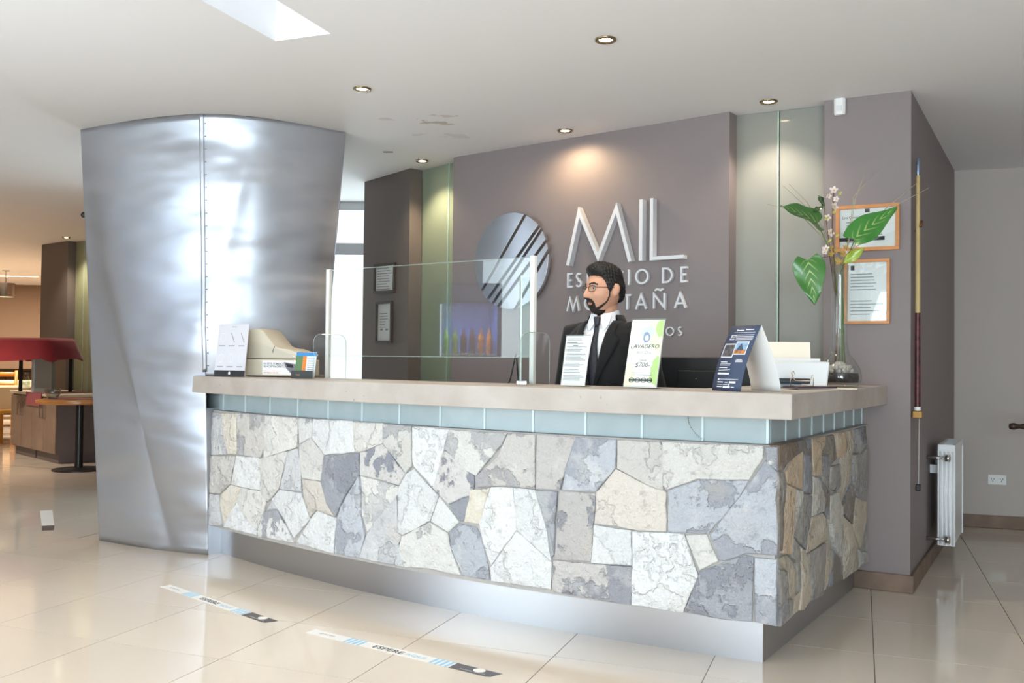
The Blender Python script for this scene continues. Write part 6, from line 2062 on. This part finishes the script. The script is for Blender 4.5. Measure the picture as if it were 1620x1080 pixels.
# ================================================================== dining room beyond the column
M['greywood'] = mat('grey_brown_laminate', (128, 108, 94), 0.5, vary=(3, 0.18))
M['greyside'] = mat('grey_laminate', (104, 94, 92), 0.5, vary=(2, 0.08))
A_, B_ = Vector((-6.142, 11.311)), Vector((-5.037, 10.192))
eB = (B_ - A_).normalized()
cab = thing('buffet_cabinet', 'grey wood buffet cabinet with four doors in the dining room', 'cabinet', (A_.x, A_.y, 0), frame_angle(eB))
BL = (B_ - A_).length
Box(0, BL, 0.0, 0.58, 0.10, 0.735).build('carcass', M['greyside'], cab)
for k in range(2):
    Box(0.03 + k * BL / 2, BL / 2 - 0.03 + k * BL / 2, 0.03, 0.55, 0.0, 0.10).build('plinth', M['greyside'], cab)
for k in range(4):
    x0, x1 = k * BL / 4 + 0.004, (k + 1) * BL / 4 - 0.004
    d = Box(x0, x1, -0.02, -0.001, 0.11, 0.72).build('door', M['greywood'], cab, bevel=0.002)
    hx = x1 - 0.05 if k % 2 == 0 else x0 + 0.05
    MB().tube([(hx, -0.02, 0.49), (hx, -0.05, 0.49), (hx, -0.05, 0.64), (hx, -0.02, 0.64)], 0.008, 6).build('handle', M['chrome'], d)
Box(-0.02, BL + 0.02, -0.03, 0.60, 0.737, 0.765).build('top', mat('buffet_top', (206, 190, 164), 0.4), cab, bevel=0.004)
rn = MB()
rn.box(0.62, 1.15, -0.036, 0.55, 0.7662, 0.770)
rn.box(0.62, 1.15, -0.040, -0.036, 0.62, 0.770)
o = tag(rn.build('table_runner', M['red_cloth']), 'dark red runner hanging over the front of the buffet cabinet', 'runner')
o.location, o.rotation_euler = (A_.x, A_.y, 0), (0, 0, frame_angle(eB))
# pedestal table
t = thing('pedestal_table', 'round wooden table on a black pedestal half hidden by the steel column', 'table', (-4.57, 9.72, 0))
MB().lathe([(0.001, 0.0), (0.26, 0.0), (0.26, 0.012), (0.06, 0.03), (0.001, 0.032)], 32).build('foot', M['black'], t, smooth=False)
MB().lathe([(0.042, 0.03), (0.038, 0.70)], 20).build('pole', M['black'], t, smooth=True)
MB().lathe([(0.001, 0.70), (0.38, 0.70), (0.42, 0.715), (0.42, 0.735), (0.40, 0.745), (0.001, 0.745)], 48).build('tabletop', mat('orange_table_wood', (196, 134, 70), 0.25, vary=(5, 0.1)), t, auto=40)
o = tag(MB().prism([(-0.30, -0.05), (0.36, -0.08), (0.32, 0.20), (-0.30, 0.22)], 0, 0.003).build('place_mat', M['red_cloth']), 'dark red cloth lying on the round pedestal table', 'cloth')
o.location = (-4.6, 9.68, 0.7455)
t = thing('glass_bowl', 'small clear glass bowl on the round pedestal table', 'bowl', (-4.86, 9.72, 0.749))
MB().lathe([(0.001, 0.004), (0.05, 0.006), (0.075, 0.05), (0.082, 0.105), (0.079, 0.105), (0.072, 0.05), (0.045, 0.010), (0.001, 0.008)], 24).build('bowl_body', clear_glass('bowl_glass', (230, 236, 236), 0.02, 2.0), t, smooth=True)
MB().lathe([(0.001, 0.0), (0.035, 0.0), (0.05, 0.006)], 20).build('bowl_foot', M['white'], t)
# serving canopy with a red cloth
t = thing('serving_canopy', 'serving canopy with steel side panel standing on the buffet cabinet', 'canopy', (-5.60, 10.75, 0.7665), frame_angle(eB) * 0.25)
Box(0.02, 0.26, -0.03, 0.02, 0.0, 0.42).build('side_panel', mat('brushed_panel', (160, 166, 164), 0.35, 0.6), t)
Box(0.0, 0.03, -0.04, 0.03, 0.0, 0.42).build('panel_edge', M['alu'], t)
for x in (-0.41, 0.27):
    Box(x, x + 0.03, 0.25, 0.28, 0.0, 0.42).build('leg', M['black'], t)
Box(-0.43, 0.31, -0.18, 0.32, 0.42, 0.60).build('hood', M['black'], t)
rings_ = []
for z, g in ((0.63, -0.03), (0.64, 0.0), (0.60, 0.03), (0.50, 0.06), (0.38, 0.10)):
    r_ = []
    for k in range(40):
        a = 2 * pi * k / 40
        c_, s_ = cos(a), sin(a)
        x = (0.38 + g) * (abs(c_) ** .35) * (1 if c_ >= 0 else -1) - 0.06
        y = (0.26 + g) * (abs(s_) ** .35) * (1 if s_ >= 0 else -1) + 0.07
        r_.append((x + 0.012 * sin(9 * a) * (0.64 - z) * 4, y, z + (0.02 * sin(5 * a + 1) if z < 0.4 else 0)))
    rings_.append(r_)
mb = MB().loft(rings_, cap=False)
mb.add(rings_[0], [tuple(range(39, -1, -1))])
o = tag(mb.build('cloth_cover', M['red_cloth'], None, smooth=True), 'wine red cloth draped over the serving canopy', 'cloth')
o.location, o.rotation_euler = (-5.60, 10.75, 0.7665), (0, 0, frame_angle(eB) * 0.25)
# dining tables and chairs behind the cabinet
M['chairwood'] = mat('honey_chair_wood', (206, 146, 62), 0.35, vary=(6, 0.12))
M['cream_cloth'] = mat('cream_tablecloth', (226, 204, 164), 0.8)
def dining_chair(label, x, y, rz):
    t = thing('dining_chair', label, 'chair', (x, y, 0), rz, 'dining room chairs')
    Box(-0.21, 0.21, -0.21, 0.21, 0.43, 0.47).build('seat', M['chairwood'], t, bevel=0.008)
    for sx in (-1, 1):
        Box(sx * 0.19 - 0.02, sx * 0.19 + 0.02, -0.20, -0.16, 0, 0.43).build('leg', M['chairwood'], t)
        MB().tube([(sx * 0.19, 0.18, 0), (sx * 0.19, 0.19, 0.45), (sx * 0.19, 0.26, 0.96)], 0.022, 8).build('leg', M['chairwood'], t, smooth=True)
    for z in (0.60, 0.74, 0.90):
        MB().grid([[(-0.19 + 0.38 * k / 8, 0.215 + (z - 0.45) * 0.13 + 0.03 * sin(pi * k / 8), z + dz) for k in range(9)] for dz in (-0.035, 0.035)]).build('back_slat', M['chairwood'], t, smooth=True).modifiers.new('s', 'SOLIDIFY').thickness = 0.02
    return t
def dining_table(label, x, y, rz):
    t = thing('dining_table', label, 'table', (x, y, 0), rz, 'dining room tables')
    Box(-0.45, 0.45, -0.45, 0.45, 0.72, 0.75).build('tabletop', M['chairwood'], t)
    for sx in (-1, 1):
        for sy in (-1, 1):
            Box(sx * 0.38 - 0.03, sx * 0.38 + 0.03, sy * 0.38 - 0.03, sy * 0.38 + 0.03, 0, 0.72).build('leg', M['chairwood'], t)
    r0 = []
    for z, g in ((0.755, 0.0), (0.75, 0.012), (0.45, 0.04)):
        r_ = []
        for k in range(32):
            a = 2 * pi * k / 32
            c_, s_ = cos(a), sin(a)
            r_.append(((0.46 + g + (0.02 * sin(8 * a) if z < 0.5 else 0)) * (abs(c_) ** .25) * (1 if c_ >= 0 else -1), (0.46 + g) * (abs(s_) ** .25) * (1 if s_ >= 0 else -1), z))
        r0.append(r_)
    mb = MB().loft(r0, cap=False)
    mb.add(r0[0], [tuple(range(31, -1, -1))])
    o = tag(mb.build('tablecloth', M['cream_cloth'], None, smooth=True), label.replace('dining table', 'cream tablecloth over the dining table'), 'tablecloth', 'dining room tablecloths')
    o.location, o.rotation_euler = (x, y, 0.0015), (0, 0, rz)
dining_table('dining table just behind the buffet cabinet', -7.05, 13.0, 0.3)
dining_table('dining table deep in the dining room', -8.6, 15.6, 0.5)
dining_chair('honey coloured dining chair at the left picture edge beyond the cabinet', -6.85, 12.2, 2.6)
dining_chair('honey coloured dining chair with its back to the far dining wall', -7.75, 13.9, 0.4)
t = thing('glass_carafe', 'small clear glass carafe on the table behind the buffet cabinet', 'carafe', (-6.85, 12.95, 0.757))
MB().lathe([(0.001, 0.0), (0.045, 0.0), (0.05, 0.03), (0.042, 0.10), (0.02, 0.16), (0.022, 0.20), (0.019, 0.20), (0.016, 0.16), (0.038, 0.10), (0.045, 0.03), (0.001, 0.006)], 20).build('carafe_body', clear_glass('carafe_glass', (236, 242, 242), 0.0, 1.5), t, smooth=True)
MB().lathe([(0.001, 0.006), (0.043, 0.008), (0.046, 0.03), (0.042, 0.07), (0.001, 0.072)], 20).build('water', clear_glass('water', (240, 246, 250), 0.0, 0.5), t, smooth=True)
t = thing('dark_sideboard', 'low dark sideboard against the far dining room wall', 'sideboard', (-9.75, 17.3, 0), 0.1)
Box(-0.9, 0.9, -0.25, 0.25, 0.08, 0.90).build('carcass', M['black'], t)
Box(-0.93, 0.93, -0.28, 0.27, 0.90, 0.94).build('top', M['darkwood'], t)
for x in (-0.6, 0.0, 0.6):
    d = Box(x - 0.28, x + 0.28, -0.27, -0.251, 0.10, 0.88).build('door', M['darkwood'], t)
    MB().ball((x + 0.22, -0.28, 0.5), 0.015, 8, 6).build('knob', M['chrome'], d)
for x in (-0.85, 0.85):
    Box(x - 0.04, x + 0.04, -0.2, 0.2, 0, 0.08).build('foot', M['black'], t)
# chrome drum lamp
t = thing('drum_lamp', 'chrome drum ceiling lamp at the left edge of the dining room', 'ceiling light', (-8.86, 16.0, H - 0.47), 0)
MB().lathe([(0.15, 0.0), (0.15, 0.24), (0.145, 0.24), (0.145, 0.0), (0.15, 0.0)], 28).build('drum', M['chrome'], t, smooth=False)
MB().lathe([(0.001, 0.03), (0.14, 0.03)], 24).build('diffuser', emitter('drum_glow', (255, 226, 180), 4), t)
MB().tube([(0, 0, 0.20), (0, 0, 0.465)], 0.012, 8).build('stem', M['chrome'], t)
MB().lathe([(0.001, 0.47), (0.06, 0.468), (0.06, 0.45), (0.001, 0.448)], 20).build('ceiling_cap', M['chrome'], t)

# ================================================================== drinks cooler by the side window (seen mirrored in the screen)
ck = thing('drinks_cooler', 'glass fronted drinks cooler mirrored in the protective screen', 'fridge', (-4.55, 3.36, 0), radians(100))
M['coolerblue'] = mat('cooler_blue', (60, 84, 150), 0.4)
for (a, b, c, d, e, f) in ((-0.32, -0.28, -0.3, 0.3, 0, 1.95), (0.28, 0.32, -0.3, 0.3, 0, 1.95), (-0.28, 0.28, 0.27, 0.3, 0, 1.95), (-0.28, 0.28, -0.3, 0.27, 0, 0.2), (-0.28, 0.28, -0.3, 0.27, 1.75, 1.95)):
    Box(a, b, c, d, e, f).build('cabinet_panel', M['coolerblue'], ck)
for z in (0.55, 0.90, 1.25):
    Box(-0.28, 0.28, -0.24, 0.27, z, z + 0.02).build('shelf', M['white'], ck)
Box(0.26, 0.275, -0.27, -0.25, 0.22, 1.74).build('light_tube', emitter('cooler_light', (235, 242, 255), 6), ck)
l = bpy.data.lights.new('cooler_lamp', 'AREA')
l.shape, l.size, l.size_y, l.energy, l.color = 'RECTANGLE', 0.5, 0.1, 60, (0.85, 0.92, 1.0)
lo = bpy.data.objects.new('cooler_lamp', l)
COL.objects.link(lo)
lo.parent = ck
lo.location = (0, -0.27, 1.73)
lo.rotation_euler = (radians(14), 0, 0)
Box(-0.28, 0.28, -0.305, -0.30, 0.22, 1.74).build('glass_door', M['windowglass'], ck)
Box(-0.26, 0.26, -0.306, -0.3005, 1.78, 1.92).build('header_sign', mat('cooler_header', (120, 150, 215), 0.4), ck)
bot = MB().lathe([(0.001, 0.0), (0.032, 0.0), (0.034, 0.02), (0.034, 0.14), (0.014, 0.20), (0.013, 0.24), (0.001, 0.242)], 12).mesh('bottle')
bcols = [mat('bottle_%s' % n_, c, 0.2) for n_, c in (('cola', (60, 24, 18)), ('lime', (120, 150, 60)), ('water', (190, 206, 216)), ('orange', (206, 120, 40)))]
bms = []
for m in bcols:
    q = bot.copy()
    q.materials.append(m)
    bms.append(q)
ckM = Matrix.Translation((-4.55, 3.36, 0)) @ Matrix.Rotation(radians(100), 4, 'Z')
for zi, z in enumerate((0.20, 0.57, 0.92, 1.27)):
    for k in range(6):
        o = bpy.data.objects.new('bottle', bms[(zi + k // 2) % 4])
        COL.objects.link(o)
        o.matrix_world = ckM @ Matrix.Translation((-0.22 + k * 0.085, -0.18, z + 0.001))
        tag(o, '%s drink bottle on the %s shelf of the drinks cooler' % (('dark brown', 'green', 'clear', 'orange')[(zi + k // 2) % 4], ('bottom', 'lower', 'middle', 'top')[zi]), 'bottle', 'bottles in the drinks cooler')

# bead chain hanging over the glass band near the desk corner
c0 = arc(KR + 0.045, -0.37)
mb = MB()
for k in range(14):
    f = k / 13
    q = arc(KR + 0.045 + 0.02 * f, -0.37 + 0.07 * f * f)
    mb.ball((q.x, q.y, 0.985 - 0.092 * f), 0.0028, 6, 4)
tag(mb.build('bead_chain', M['chrome']), 'short thin bead chain hanging over the glass band near the desk corner', 'chain')
